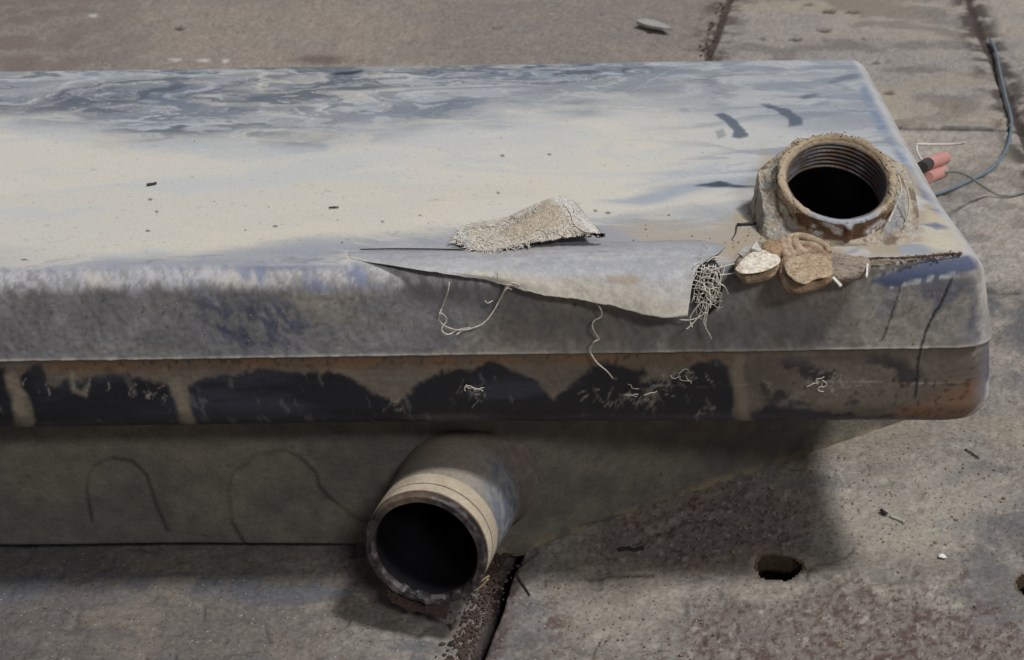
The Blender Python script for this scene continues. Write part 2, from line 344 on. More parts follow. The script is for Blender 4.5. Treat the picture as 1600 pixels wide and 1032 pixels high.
# ------------------------------------------------------------------ tank
tank = empty('fuel_tank', (0, .19, 0))
tag(tank, 'dusty blue grey fuel tank with a threaded filler opening and a stub pipe', 'fuel tank')
ZT = .244; R = .0138; ZB = .1345; ZS = .190
def wav(P):
    q = fbm(P*np.array([6, 9, 14]), 3, 401)-.5; q2 = fbm(P*np.array([28, 38, 60]), 3, 407)-.5; return q*.0013+q2*.0005
def tank_shell():
    fr = PZ(1538, 428, ZT-.004); bk = PZ(1349, 86, ZT)
    yf = R; yb = bk[1]-R
    xr_f = fr[0]-R; xr_b = bk[0]-R
    xl = -.78
    nx, ny = 680, 210
    xs = np.concatenate([np.linspace(0, .33, 14)[:-1], np.linspace(.33, 1, nx)])      # along the length, dense where near
    ys = np.linspace(0, 1, ny)**1.25
    S, T = np.meshgrid(xs, ys, indexing='ij')
    XR = xr_f+(xr_b-xr_f)*T+.0055*np.exp(-(T/.16)**2)
    X = xl+(XR-xl)*S; Y = yf+(yb-yf)*T
    G = np.stack([X, Y, np.full_like(X, ZT)], -1)
    # outline of the inner rectangle with outward normals, counter-clockwise from front left
    pts = []; nor = []
    er = np.array([yb-yf, -(xr_b-xr_f), 0]); er /= np.linalg.norm(er)
    def fan(p, n0, n1, k=10):
        a0 = math.atan2(n0[1], n0[0]); a1 = math.atan2(n1[1], n1[0])
        if a1 < a0: a1 += 2*math.pi
        for i in range(1, k): a = a0+(a1-a0)*i/k; pts.append(p); nor.append(np.array([math.cos(a), math.sin(a), 0]))
    nf = np.array([0, -1., 0]); nb = np.array([0, 1., 0]); nl = np.array([-1., 0, 0])
    for i in range(len(xs)): pts.append(G[i, 0]); nor.append(nf)
    fan(G[-1, 0], nf, er, 14)
    for j in range(ny): pts.append(G[-1, j]); nor.append(er)
    fan(G[-1, -1], er, nb)
    for i in range(len(xs)-1, -1, -4): pts.append(G[i, -1]); nor.append(nb)
    fan(G[0, -1], nb, nl)
    for j in range(ny-1, -1, -6): pts.append(G[0, j]); nor.append(nl)
    fan(G[0, 0], nl, nf)
    pts = np.array(pts); nor = np.array(nor); n = len(pts)
    prof = []
    for a in np.linspace(0, math.pi/2, 12): prof.append((R*math.sin(a), ZT-R*(1-math.cos(a))))
    for t in np.linspace(0, 1, 38)[1:]: prof.append((R+.0028*t, ZT-R+(ZS+.0012-ZT+R)*t))
    prof += [(R+.0030, ZS+.0007), (R+.0033, ZS+.0002), (R+.0030, ZS-.0004), (R+.0017, ZS-.0010)]
    RB = .019
    for t in np.linspace(0, 1, 30)[1:]: prof.append((R+.0016-.0004*t, ZS-.0014+(ZB+RB-ZS+.0014)*t))
    for a in np.linspace(0, math.pi/2, 14)[1:]: prof.append((R+.0012-RB*(1-math.cos(a)), ZB+RB-RB*math.sin(a)))
    prof += [(-.01, ZB), (-.03, ZB), (-.08, ZB)]
    off = np.array([p[0] for p in prof]); zz = np.array([p[1] for p in prof]); k = len(prof)
    RV = pts[None]+nor[None]*off[:, None, None]; RV[..., 2] = zz[:, None]
    RV[..., 2] -= .0040*np.clip((ZS-zz)/(ZS-ZB), 0, 1)[:, None]*np.clip(RV[..., 0]/.28, -.3, 1)
    flare = .17*np.clip(ZT-zz, 0, .09)[:, None]*np.clip(nor[None, :, 0], 0, 1)
    RV[..., 0] += flare
    # soft waviness and dents of the whole skin
    nrm_r = np.repeat(nor[None], k, 0).copy(); blend = ss(zz, ZT-R, ZT)[:, None, None]
    nrm_r = nrm_r*(1-blend)+np.array([0, 0, 1.])*blend
    RV0 = RV.copy(); RV = RV+nrm_r*wav(RV0)[..., None]
    # ragged seam ridge
    seam = np.exp(-((zz-ZS)/.0012)**2)[:, None]
    RV += nor[None]*(seam*(fbm(RV0*np.array([150, 150, 40]), 3, 411)-.45)*.0022)[..., None]
    fuzz = (fbm(RV0*np.array([420, 420, 520]), 3, 413)-.5)*.0007*ss(-zz, -ZT+.004, -ZT+.02)[:, None]
    RV += nor[None]*fuzz[..., None]
    G0 = G.copy(); G[..., 2] += wav(G0)
    # ---- colours, top
    U, V = proj(G0)
    def paint_top(G0, U, V):
        X, Y = G0[..., 0], G0[..., 1]
        a = fbm(np.stack([X*10, Y*26], -1), 5, 501); warp = (a-.5)
        Uw = U+warp*120; Vw = V+(fbm(np.stack([X*16, Y*30], -1), 4, 503)-.5)*46
        st = fbm(np.stack([X*11+warp*2.2, Y*95+warp*6-X*6], -1), 5, 505); st2 = fbm(np.stack([X*26+warp*3, Y*190-X*30+warp*9], -1), 4, 507)
        cream = lin(209, 205, 194); pale = lin(194, 197, 197); blue = lin(112, 121, 135); dkb = lin(68, 76, 90)
        C = np.zeros(X.shape+(3,))+cream
        C = mix(C, pale, ss(fbm(np.stack([X*6+warp*2, Y*22+warp*4], -1), 5, 509), .40, .68)*.8)
        C = mix(C, lin(212, 203, 184), ss(fbm(np.stack([X*4+warp*2, Y*26+warp*3], -1), 5, 511), .5, .7)*.45)
        # rear wiped zone, bluish sky sheen painted into its colour
        yy = np.interp(U, [-200, 0, 150, 300, 450, 600, 750, 900, 1050, 1200, 1400], [205, 205, 225, 238, 232, 212, 190, 178, 170, 190, 260])
        far = ss(yy-Vw, -22, 40)
        den = .55+.45*ss(fbm(np.stack([X*8, Y*22], -1), 4, 513), .35, .62)
        C = mix(C, blue, far*(.40+.60*den*ss(fbm(np.stack([X*12+warp*5, Y*44+warp*9], -1), 5, 551), .32, .58)))
        C = mix(C, dkb, far*ss(fbm(np.stack([X*9+warp*6, Y*34+warp*10], -1), 5, 553), .45, .64)*.7*ss(yy-Vw, 0, 50))
        C = mix(C, lin(196, 202, 208), far*ss(fbm(np.stack([X*13+warp*9, Y*42+warp*16], -1), 5, 555), .53, .70)*.42)
        C = mix(C, lin(214, 216, 214), far*ss(fbm(np.stack([X*24+warp*16, Y*70-X*20+warp*32], -1), 4, 516), .60, .74)*.4)
        # right part pale blue haze of dust
        rt = ss(Uw, 960, 1250)*ss(-Vw, -420, -230)
        C = mix(C, lin(180, 185, 190), rt*.6); C = mix(C, lin(132, 141, 154), rt*ss(st, .50, .66)*.75)
        # streaks close to the front edge
        yf_ = np.interp(U, [-200, 0, 300, 500, 700, 900, 1100, 1250], [388, 388, 380, 364, 348, 334, 316, 300])
        fr_ = ss(Vw-yf_, -8, 34)
        C = mix(C, lin(148, 154, 164), fr_*(.35+.65*ss(st, .38, .58))*.9); C = mix(C, lin(96, 104, 124), fr_*ss(st2, .54, .68)*.75*ss(V, 385, 425))
        C = mix(C, lin(160, 160, 166), poly(Uw, Vw, [(560, 392), (760, 375), (960, 372), (1150, 360), (1190, 380), (1190, 420), (1080, 410), (700, 410)], 10)*.65)
        C = mix(C, lin(176, 166, 152), poly(Uw, Vw, [(960, 362), (1080, 345), (1190, 330), (1190, 420), (1120, 400), (1030, 385)], 14)*.8)
        C = mix(C, lin(150, 160, 176), poly(Uw, Vw, [(930, 310), (1010, 292), (1090, 286), (1190, 290), (1190, 300), (1080, 305), (1000, 316)], 8)*.75)
        C = mix(C, lin(168, 178, 190), poly(Uw, Vw, [(960, 285), (1040, 275), (1140, 262), (1150, 268), (1050, 284)], 8)*.6)
        # thin wiped stroke crossing from (430,250) to (610,160)
        C = mix(C, lin(170, 180, 192), stroke(Uw, Vw, [(430, 250), (500, 225), (570, 190), (620, 155)], 5, 14)*.3)
        # right edge side strip, bright rim light painted along it
        C = mix(C, lin(128, 142, 166), stroke(U+warp*14, V, [(1352, 140), (1372, 190), (1400, 232), (1432, 285), (1470, 340), (1500, 375)], 7, 6)*(.35+.65*ss(st2, .35, .6)))
        C = mix(C, lin(222, 222, 218), stroke(U+warp*10, V, [(1345, 96), (1368, 135), (1405, 205), (1440, 270), (1490, 350), (1545, 420)], 6, 5)*.85)
        sr = random.Random(21)
        for _ in range(46):
            u0 = sr.uniform(-20, 1330); v0 = sr.uniform(112, 235) if sr.random() < .6 else sr.uniform(235, 420); l = sr.uniform(15, 110); an = sr.gauss(-.08, .22); k_ = sr.uniform(-6, 6)
            C = mix(C, lin(204, 208, 210) if sr.random() < .55 else lin(104, 112, 128), stroke(U, V+(st2-.5)*5, [(u0, v0), (u0+math.cos(an)*l*.5, v0+math.sin(an)*l*.5+k_), (u0+math.cos(an)*l, v0+math.sin(an)*l)], .4, 1.0)*sr.uniform(.2, .6))
        # wiped finger marks and bare spots
        Uv = U+warp*26; Vv = V+(st2-.5)*8
        fin = np.zeros(U.shape)
        for pl, w in (([(1120, 180), (1132, 176), (1150, 188), (1166, 204), (1172, 214), (1158, 218), (1146, 216), (1148, 204), (1136, 192)], 1.0),
                      ([(1190, 163), (1206, 163), (1232, 172), (1250, 186), (1250, 196), (1228, 200), (1228, 186), (1212, 174)], 1.0),
                      ([(1118, 205), (1132, 200), (1136, 214), (1122, 220)], .5), ([(1252, 154), (1268, 148), (1292, 145), (1280, 152), (1258, 157)], .85),
                      ([(1270, 162), (1300, 157), (1298, 161), (1276, 166)], .45), ([(1296, 127), (1320, 118), (1345, 116), (1330, 124), (1300, 131)], .6),
                      ([(1082, 292), (1105, 288), (1124, 283), (1140, 286), (1160, 291), (1190, 291), (1190, 294), (1110, 294)], 1.35),
                      ([(520, 117), (538, 112), (568, 111), (572, 114), (552, 120), (528, 120)], 1.5), ([(455, 350), (0, 0), (0, 0)], 0),
                      ([(345, 132), (390, 128), (420, 150), (400, 178), (360, 172)], .35), ([(1060, 175), (1075, 168), (1080, 176)], .3)):
            if w: fin = np.maximum(fin, poly(Uv, Vv, pl, 2.2)*w)
        C = mix(C, lin(84, 94, 110), np.clip(fin, 0, 1)*.92); C = mix(C, lin(38, 42, 50), np.clip(fin-1, 0, .5)*2)
        sm = 1-np.clip(fin, 0, 1)
        # dark blue line along the front edge, crumbs of tan mud near the neck
        C = mix(C, lin(104, 114, 138), ss(V-np.interp(U, [0, 700, 900], [424, 414, 410]), -2.5, 3)*(U < 1000)*(.35+.6*ss(st, .35, .6)))
        C = mix(C, lin(196, 200, 206), stroke(U, V, [(-100, 428), (200, 423), (500, 412), (700, 402)], 1.3, 1.3)*.6*(ss(st2, .35, .6)))
        mud = poly(Uw*0+U+warp*50, V+(a-.5)*40, [(1150, 330), (1200, 240), (1420, 230), (1470, 330), (1510, 392), (1440, 420), (1250, 440), (1130, 430), (1140, 380)], 18)
        C = mix(C, lin(172, 158, 136), mud*ss(fbm(np.stack([X*60, Y*60], -1), 4, 521), .42, .56)*.85)
        C = mix(C, lin(206, 196, 168), poly(U, V, [(1450, 330), (1490, 345), (1525, 385), (1460, 395), (1440, 380)], 8)*.6)
        for pl in ([(1432, 292), (1450, 300), (1478, 312), (1462, 318), (1440, 306)], [(1455, 326), (1472, 322), (1488, 336), (1470, 334)], [(1440, 350), (1462, 346), (1480, 356), (1460, 358)],
                   [(1405, 225), (1424, 232), (1432, 244), (1414, 238)]):
            C = mix(C, lin(96, 112, 142), poly(Uv, Vv, pl, 3)*.85)
        # blue scraped chamfer at the front right corner
        C = mix(C, lin(72, 84, 116), poly(U+warp*20, V+(st2-.5)*9, [(1368, 436), (1390, 426), (1440, 410), (1500, 399), (1522, 400), (1530, 416), (1480, 432), (1400, 444)], 3.5)*.93)
        spk = vn(np.stack([X*380, Y*380], -1), 531); C = mix(C, lin(150, 136, 112), ss(spk, .9, .96)*.35)
        for (u, v, a1, b1) in ((237, 288, 8, 2), (235, 312, 4, 2), (245, 331, 3, 2), (231, 361, 4, 2), (521, 324, 8, 1.6), (785, 243, 4, 2), (786, 130, 0, 0), (858, 241, 3, 2), (950, 333, 5, 2), (930, 330, 3, 2), (38, 406, 6, 1.6), (430, 354, 4, 2), (598, 347, 2, 2), (778, 302, 3, 1.5), (656, 337, 3, 1.5)):
            if a1: C = mix(C, lin(92, 80, 64), (1-ss(np.hypot((U-u)/a1, (V-v)/b1), .6, 1.2))*.85)
        lum = C.mean(-1); rough = .38+.30*ss(lum, .12, .5)
        return C, rough
    Ct, rt = paint_top(G0, U, V)
    # ---- colours, walls
    Uw_, Vw_ = proj(RV0); Xr, Yr, Zr = RV0[..., 0], RV0[..., 1], RV0[..., 2]
    front = (nor[None, :, 1] < -.25)*np.ones_like(Uw_)
    side = (nor[None, :, 0] > .2)*np.ones_like(Uw_)
    L_ = np.stack([Xr+Yr*.8, Zr, Yr*.3], -1)
    a = fbm(L_*np.array([18, 30, 18]), 5, 601); bnz = fbm(L_*np.array([70, 70, 70]), 5, 603); hn = fbm(L_*np.array([420, 300, 400]), 3, 605)
    dia = fbm(np.stack([(Xr+Zr*.5)*330, (Zr-Xr*.3)*130], -1), 3, 607)
    C = np.zeros(Uw_.shape+(3,))+lin(138, 135, 130)
    C = mix(C, lin(150, 146, 136), ss(a, .48, .66)*.6); C = mix(C, lin(114, 116, 122), ss(a, .5, .34)*.7)
    C = mix(C, lin(66, 72, 92), poly(Uw_+(a-.5)*90, Vw_+(bnz-.5)*40, [(280, 470), (460, 460), (470, 510), (430, 545), (310, 540)], 25)*ss(dia, .35, .6)*.85)
    C = mix(C, lin(72, 78, 98), poly(Uw_+(a-.5)*90, Vw_+(bnz-.5)*30, [(1350, 430), (1540, 420), (1545, 520), (1390, 500)], 25)*ss(bnz, .42, .6)*.7)
    C = mix(C, lin(92, 84, 76), poly(Uw_+(a-.5)*60, Vw_+(bnz-.5)*30, [(780, 450), (1060, 500), (1340, 450), (1340, 540), (760, 545)], 20)*.5)
    C = C*(1+(dia-.5)[..., None]*.45)*(1+(bnz-.5)[..., None]*.6)*(1+(hn-.5)[..., None]*.7)
    # powdery band, rounded top edge's highlight painted in pale, blue where rubbed
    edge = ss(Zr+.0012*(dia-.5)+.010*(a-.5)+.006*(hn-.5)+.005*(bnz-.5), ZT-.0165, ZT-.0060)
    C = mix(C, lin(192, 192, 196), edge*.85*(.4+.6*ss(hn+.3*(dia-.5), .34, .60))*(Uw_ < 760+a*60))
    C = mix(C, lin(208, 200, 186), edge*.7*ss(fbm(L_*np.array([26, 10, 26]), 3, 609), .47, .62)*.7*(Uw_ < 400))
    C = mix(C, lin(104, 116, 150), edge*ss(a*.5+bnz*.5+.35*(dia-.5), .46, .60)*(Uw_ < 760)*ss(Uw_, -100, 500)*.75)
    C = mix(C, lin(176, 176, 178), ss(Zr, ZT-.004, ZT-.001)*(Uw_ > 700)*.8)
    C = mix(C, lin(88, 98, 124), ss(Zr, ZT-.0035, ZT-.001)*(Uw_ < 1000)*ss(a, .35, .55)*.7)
    C = mix(C, lin(64, 76, 108), front*poly(Uw_+(a-.5)*16, Vw_+(bnz-.5)*12, [(1360, 440), (1390, 424), (1450, 408), (1520, 396), (1535, 408), (1530, 420), (1480, 434), (1400, 447)], 3.5)*.93)
    C = mix(C, lin(190, 192, 196), front*stroke(Uw_, Vw_+(bnz-.5)*8, [(1390, 447), (1440, 440), (1500, 428)], 3, 2)*ss(hn, .42, .55)*.8)
    C = mix(C, lin(80, 72, 60), ss(hn, .70, .8)*.5*front)
    # lower half: dusty tan, scalloped bare black patches, bottom strip painted black as shade
    low = ss(-Zr, -ZS+.0006, -ZS+.0016)
    tan = lin(106, 98, 88)*np.ones(3)
    Cl = np.zeros_like(C)+tan; Cl = mix(Cl, lin(96, 90, 80), ss(a, .4, .6)*.7); Cl = Cl*(1+(bnz-.5)[..., None]*.6)*(1+(hn-.5)[..., None]*.5)
    ru = ss(Zr, ZS-.0125+.004*(a-.5)*2, ZS-.003)*ss(Uw_, 20, 110)*(1-ss(Uw_, 1120, 1180))
    Cl = mix(Cl, lin(122, 92, 66), ru*(.35+.5*ss(bnz, .4, .6))); Cl = mix(Cl, lin(58, 34, 22), ru*ss(hn, .58, .72)*.7)
    ub = Uw_+(a-.5)*40; vb = Vw_+(bnz-.5)*26+(a-.5)*18
    blk = np.zeros(Uw_.shape)
    for pl in ([(-300, 578), (6, 573), (14, 600), (26, 640), (30, 696), (-300, 696)], [(34, 590), (48, 574), (62, 576), (80, 600), (92, 604), (104, 596), (150, 588), (185, 582), (228, 588), (258, 602), (270, 622), (288, 696), (66, 696), (52, 640)],
               [(292, 606), (340, 586), (400, 575), (470, 576), (520, 585), (560, 598), (592, 618), (608, 632), (626, 610), (660, 590), (706, 575), (770, 572), (812, 583), (846, 600), (866, 628), (880, 610), (908, 586), (936, 573), (996, 566), (1012, 588), (1040, 596), (1064, 582), (1092, 566), (1118, 562), (1138, 574), (1146, 610), (1151, 696), (300, 696)],
               [(1166, 646), (1200, 630), (1250, 640), (1300, 642), (1360, 650), (1430, 652), (1430, 698), (1168, 698)]):
        blk = np.maximum(blk, poly(ub, vb+(hn-.5)*9, pl, 4.0))
    blk *= 1-.75*poly(Uw_, Vw_, [(1000, 590), (1020, 585), (1030, 600), (1022, 650), (1010, 640)], 5)*ss(hn, .4, .6)
    blk2 = poly(Uw_+(a-.5)*60, vb, [(1165, 566), (1390, 560), (1440, 590), (1400, 632), (1190, 640)], 12)*ss(bnz*.7+a*.3+(hn-.5)*.2, .42, .52)*.85
    blk2 = np.maximum(blk2, poly(ub, vb, [(1168, 650), (1200, 636), (1300, 648), (1420, 652), (1420, 670), (1168, 670)], 4))
    plastic = np.zeros_like(C)+lin(25, 26, 33); plastic = mix(plastic, lin(58, 62, 74), ss(fbm(L_*np.array([12, 60, 12]), 4, 611), .52, .7)*.55)
    plastic = mix(plastic, lin(118, 116, 112), ss(fbm(np.stack([(Xr+Zr*.3)*260, Zr*70], -1), 3, 613), .70, .8)*.35)
    Cl = Cl*(1-np.maximum(blk, blk2)[..., None])+plastic*np.maximum(blk, blk2)[..., None]
    # pale whip-like streaks
    for pl in ([(20, 588), (34, 615), (30, 640), (52, 664)], [(272, 600), (284, 628), (296, 658)], [(1152, 560), (1158, 610), (1166, 660)], [(112, 588), (118, 606), (132, 612), (136, 600)]):
        Cl = mix(Cl, lin(124, 117, 102), stroke(ub, vb, pl, 8 if pl[0][0] != 112 else 4, 4)*.9)
    rr = random.Random(5)
    for cu, cv, sp_, n_ in ((735, 606, 10, 12), (985, 615, 26, 26), (1065, 590, 34, 26), (1290, 588, 42, 30), (925, 615, 12, 6), (1095, 640, 12, 6), (170, 600, 60, 12), (240, 605, 24, 8), (615, 628, 12, 6)):
        for _ in range(n_):
            u0 = cu+rr.gauss(0, sp_); v0 = cv+rr.gauss(0, 8 if sp_ > 20 else 5); an = rr.uniform(0, math.pi) if cu != 170 else rr.uniform(1.2, 1.9); l = rr.uniform(5, 20)
            Cl = mix(Cl, lin(150, 146, 138), stroke(ub, vb, [(u0, v0), (u0+math.cos(an)*l*.5+rr.gauss(0, 2), v0+math.sin(an)*l*.5), (u0+math.cos(an)*l, v0+math.sin(an)*l)], .7, 1.0)*rr.uniform(.3, .85))
    for v0, u0, u1 in ((603, 1020, 1170), (597, 1260, 1380), (598, 1390, 1500)):
        Cl = mix(Cl, lin(172, 166, 156), stroke(Uw_, Vw_, [(u0, v0), ((u0+u1)/2, v0+1), (u1, v0-1)], .5, .9)*.6)
    Cl = mix(Cl, lin(128, 92, 66), poly(Uw_+(a-.5)*50, Vw_+(bnz-.5)*36, [(1400, 644), (1440, 612), (1490, 590), (1528, 585), (1530, 630), (1490, 655), (1400, 655)], 12)*(.45+.5*ss(bnz, .38, .56)))
    Cl = mix(Cl, lin(54, 34, 26), poly(Uw_, Vw_, [(1380, 600), (1530, 570), (1530, 650), (1380, 655)], 20)*ss(hn, .60, .7)*.8)
    Cl = mix(Cl, lin(120, 112, 98), ss(-Zr, -ZB-.002, -ZB+.001)*.8)
    C = C*(1-low[..., None])+Cl*low[..., None]
    # seam ridge: highlight painted as a pale line, brown line below
    C = mix(C, lin(160, 152, 138), np.exp(-((Zr-ZS-.0004)/.0006)**2)*(.25+.5*ss(hn, .4, .6)))
    C = mix(C, lin(58, 44, 32), np.exp(-((Zr-ZS+.0016)/.0009)**2)*front*.6)
    # dark cracks near the right end
    for pl, w in (([(1407, 447), (1400, 470), (1388, 508), (1378, 532)], 1.3), ([(1486, 438), (1472, 470), (1452, 505), (1440, 538), (1434, 575), (1430, 620)], 2.0)):
        C = mix(C, lin(26, 24, 28), front*stroke(Uw_+(hn-.5)*5, Vw_, pl, w, 1.2)*.92)
    # side and corner: lit right edge painted in as pale colour
    corner = ss(nor[None, :, 0]+(bnz-.5)*.5+(hn-.5)*.3, .45, .95)*(nor[None, :, 1] < -.02)
    C = mix(C, lin(200, 196, 190), corner*(.45+.4*ss(bnz, .35, .6)))
    C = mix(C, lin(178, 180, 186), (nor[None, :, 0] > .9)*np.ones_like(Uw_)*.75*ss(bnz, .3, .6))
    C = mix(C, lin(70, 76, 100), corner*low*(Zr > ZB+.012)*ss(fbm(L_*np.array([60, 40, 60]), 3, 621), .5, .58)*.85)
    # the fillet ring shares the top's paint at its very start
    tU, tV = proj(RV0[:4]); Cf, _ = paint_top(RV0[:4], tU, tV)
    for q, wq in ((0, 1), (1, .85), (2, .6), (3, .35)): C[q] = C[q]*(1-wq)+Cf[q]*wq
    rough = np.full(Uw_.shape, .72); rough = rough-.30*np.maximum(blk, blk2)*low; rough[:4] = .6
    # ---- faces; leave the top open below the filler neck
    Qt = gridq(len(xs), ny)[:, ::-1]; cen = G0.reshape(-1, 3)[Qt].mean(1)
    keep = (((cen[:, 0]-NC[0])/.031)**2+((cen[:, 1]-NC[1]-.0148)/.034)**2) > 1
    Qt = Qt[keep]
    base = G.reshape(-1, 3).shape[0]
    Qr = gridq(k, n, base, True)
    Vall = np.vstack([G.reshape(-1, 3), RV.reshape(-1, 3)])
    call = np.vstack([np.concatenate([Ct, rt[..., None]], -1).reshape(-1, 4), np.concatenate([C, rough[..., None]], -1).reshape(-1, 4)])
    # bottom plate
    b0 = len(Vall); Vb = np.array([[xl-.0, yf, ZB+.0005], [xr_f, yf, ZB+.0005], [xr_b, yb, ZB+.0005], [xl, yb, ZB+.0005]])
    Vall = np.vstack([Vall, Vb]); call = np.vstack([call, np.tile(np.append(lin(90, 84, 76), .8), (4, 1))])
    Q = np.vstack([Qt, Qr[:, ::-1], [[b0+3, b0+2, b0+1, b0]]])
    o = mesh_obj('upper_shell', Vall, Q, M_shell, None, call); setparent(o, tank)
    return xr_f, xr_b, yb
NC = PZ(1308, 280, ZT+.029)       # centre of the filler rim
xr_f, xr_b, yb = tank_shell()

# lower, narrower half
PIPE0 = np.array([-.033, .060, .0585])
def lower_body():
    Yw = .058
    a = PZ(0, 836, .004); kn = PZ(826, 856, .001); e = PZ(1390, 661, .001)
    # plan polyline of the foot of the wall
    kn[1] = .066; dirv = e-kn; far = kn+dirv*1.12
    foot = [(-.76, yb-.05), (-.76, Yw+.004), (a[0], Yw+.001), (-.10, Yw+.001), (kn[0]-.03, Yw+.002), (kn[0], kn[1]), (e[0], e[1]), (far[0], far[1]), (far[0]-.04, yb-.03)]
    P = [foot[0]]
    for i in range(len(foot)-1):
        p0, p1 = np.array(foot[i]), np.array(foot[i+1]); L = np.linalg.norm(p1-p0); n = max(2, int(L/.0012)) if 1 < i < 7 else max(2, int(L/.02))
        for k in range(1, n+1): P.append(tuple(p0+(p1-p0)*k/n))
    P = np.array(P)
    # round the kinks
    for _ in range(60):
        P[1:-1] = P[1:-1]*.5+(P[:-2]+P[2:])*.25
    T = np.gradient(P, axis=0); T /= np.linalg.norm(T, axis=1)[:, None]; Nn = np.stack([T[:, 1], -T[:, 0]], -1)
    nz = 110; zs = np.linspace(.150, .0, nz)
    V = np.zeros((nz, len(P), 3)); zb = np.interp(P[:, 0], [-.8, a[0], -.09, -.02, .0], [.012, .0095, .0045, .001, -.005])
    for i, z in enumerate(zs):
        t = i/(nz-1); zz = .150+(zb-.150)*t; off = .0015*t+.003*(1-t)-.010*ss(np.array(t), .955, 1.0)*(P[:, 0] < -.03)[:, None]
        V[i, :, :2] = P+Nn*off; V[i, :, 2] = zz
    V0 = V.copy(); q = (fbm(V0*np.array([9, 9, 12]), 3, 701)-.5)*.004+(fbm(V0*np.array([300, 300, 300]), 3, 703)-.5)*.0006
    V[..., :2] += Nn[None]*q[..., None]
    U, W_ = proj(V0); n1 = fbm(V0*np.array([16, 16, 26]), 5, 705); n2 = fbm(V0*120, 4, 707)
    C = np.zeros(U.shape+(3,))+lin(116, 112, 102); C = mix(C, lin(98, 96, 92), ss(n1, .42, .62)*.7); C = C*(1+(n2-.5)[..., None]*.6)
    uw = U+(n1-.5)*14; vw = W_+(n2-.5)*7
    for pl in ([(148, 815), (137, 770), (136, 748), (150, 725), (180, 715), (210, 722), (232, 745), (246, 790), (262, 830)],
               [(385, 850), (362, 815), (355, 765), (365, 735), (395, 712), (440, 703), (470, 715), (495, 740), (500, 760), (530, 790), (560, 812), (590, 815)]):
        C = mix(C, lin(52, 48, 42), stroke(uw+(n2-.5)*5, vw, pl, 2.4, 3.6)*(.35+.55*ss(n1, .4, .6)))
    C = mix(C, lin(120, 84, 60), stroke(uw, vw, [(630, 760), (660, 715), (720, 700), (790, 720), (815, 790)], 10, 10)*.35)
    C = mix(C, lin(150, 136, 110), ss(-V0[..., 2], -.008, -.002)*ss(n2, .4, .6)*.6)
    C = mix(C, lin(70, 62, 56), stroke(uw, vw, [(905, 822), (960, 808), (1005, 804)], 2, 2)*.6)
    C = mix(C, lin(90, 84, 80), ss(fbm(V0*200, 2, 709), .74, .8)*.6)
    Q = gridq(nz, len(P)); cen = V0.reshape(-1, 3)[Q].mean(1)
    hole = (np.abs(cen[:, 1]-.062) < .01) & (np.hypot(cen[:, 0]-PIPE0[0]-.0, cen[:, 2]-PIPE0[2]) < .0325)
    o = mesh_obj('lower_body', V, Q[~hole], M_wall, None, C); setparent(o, tank)
lower_body()

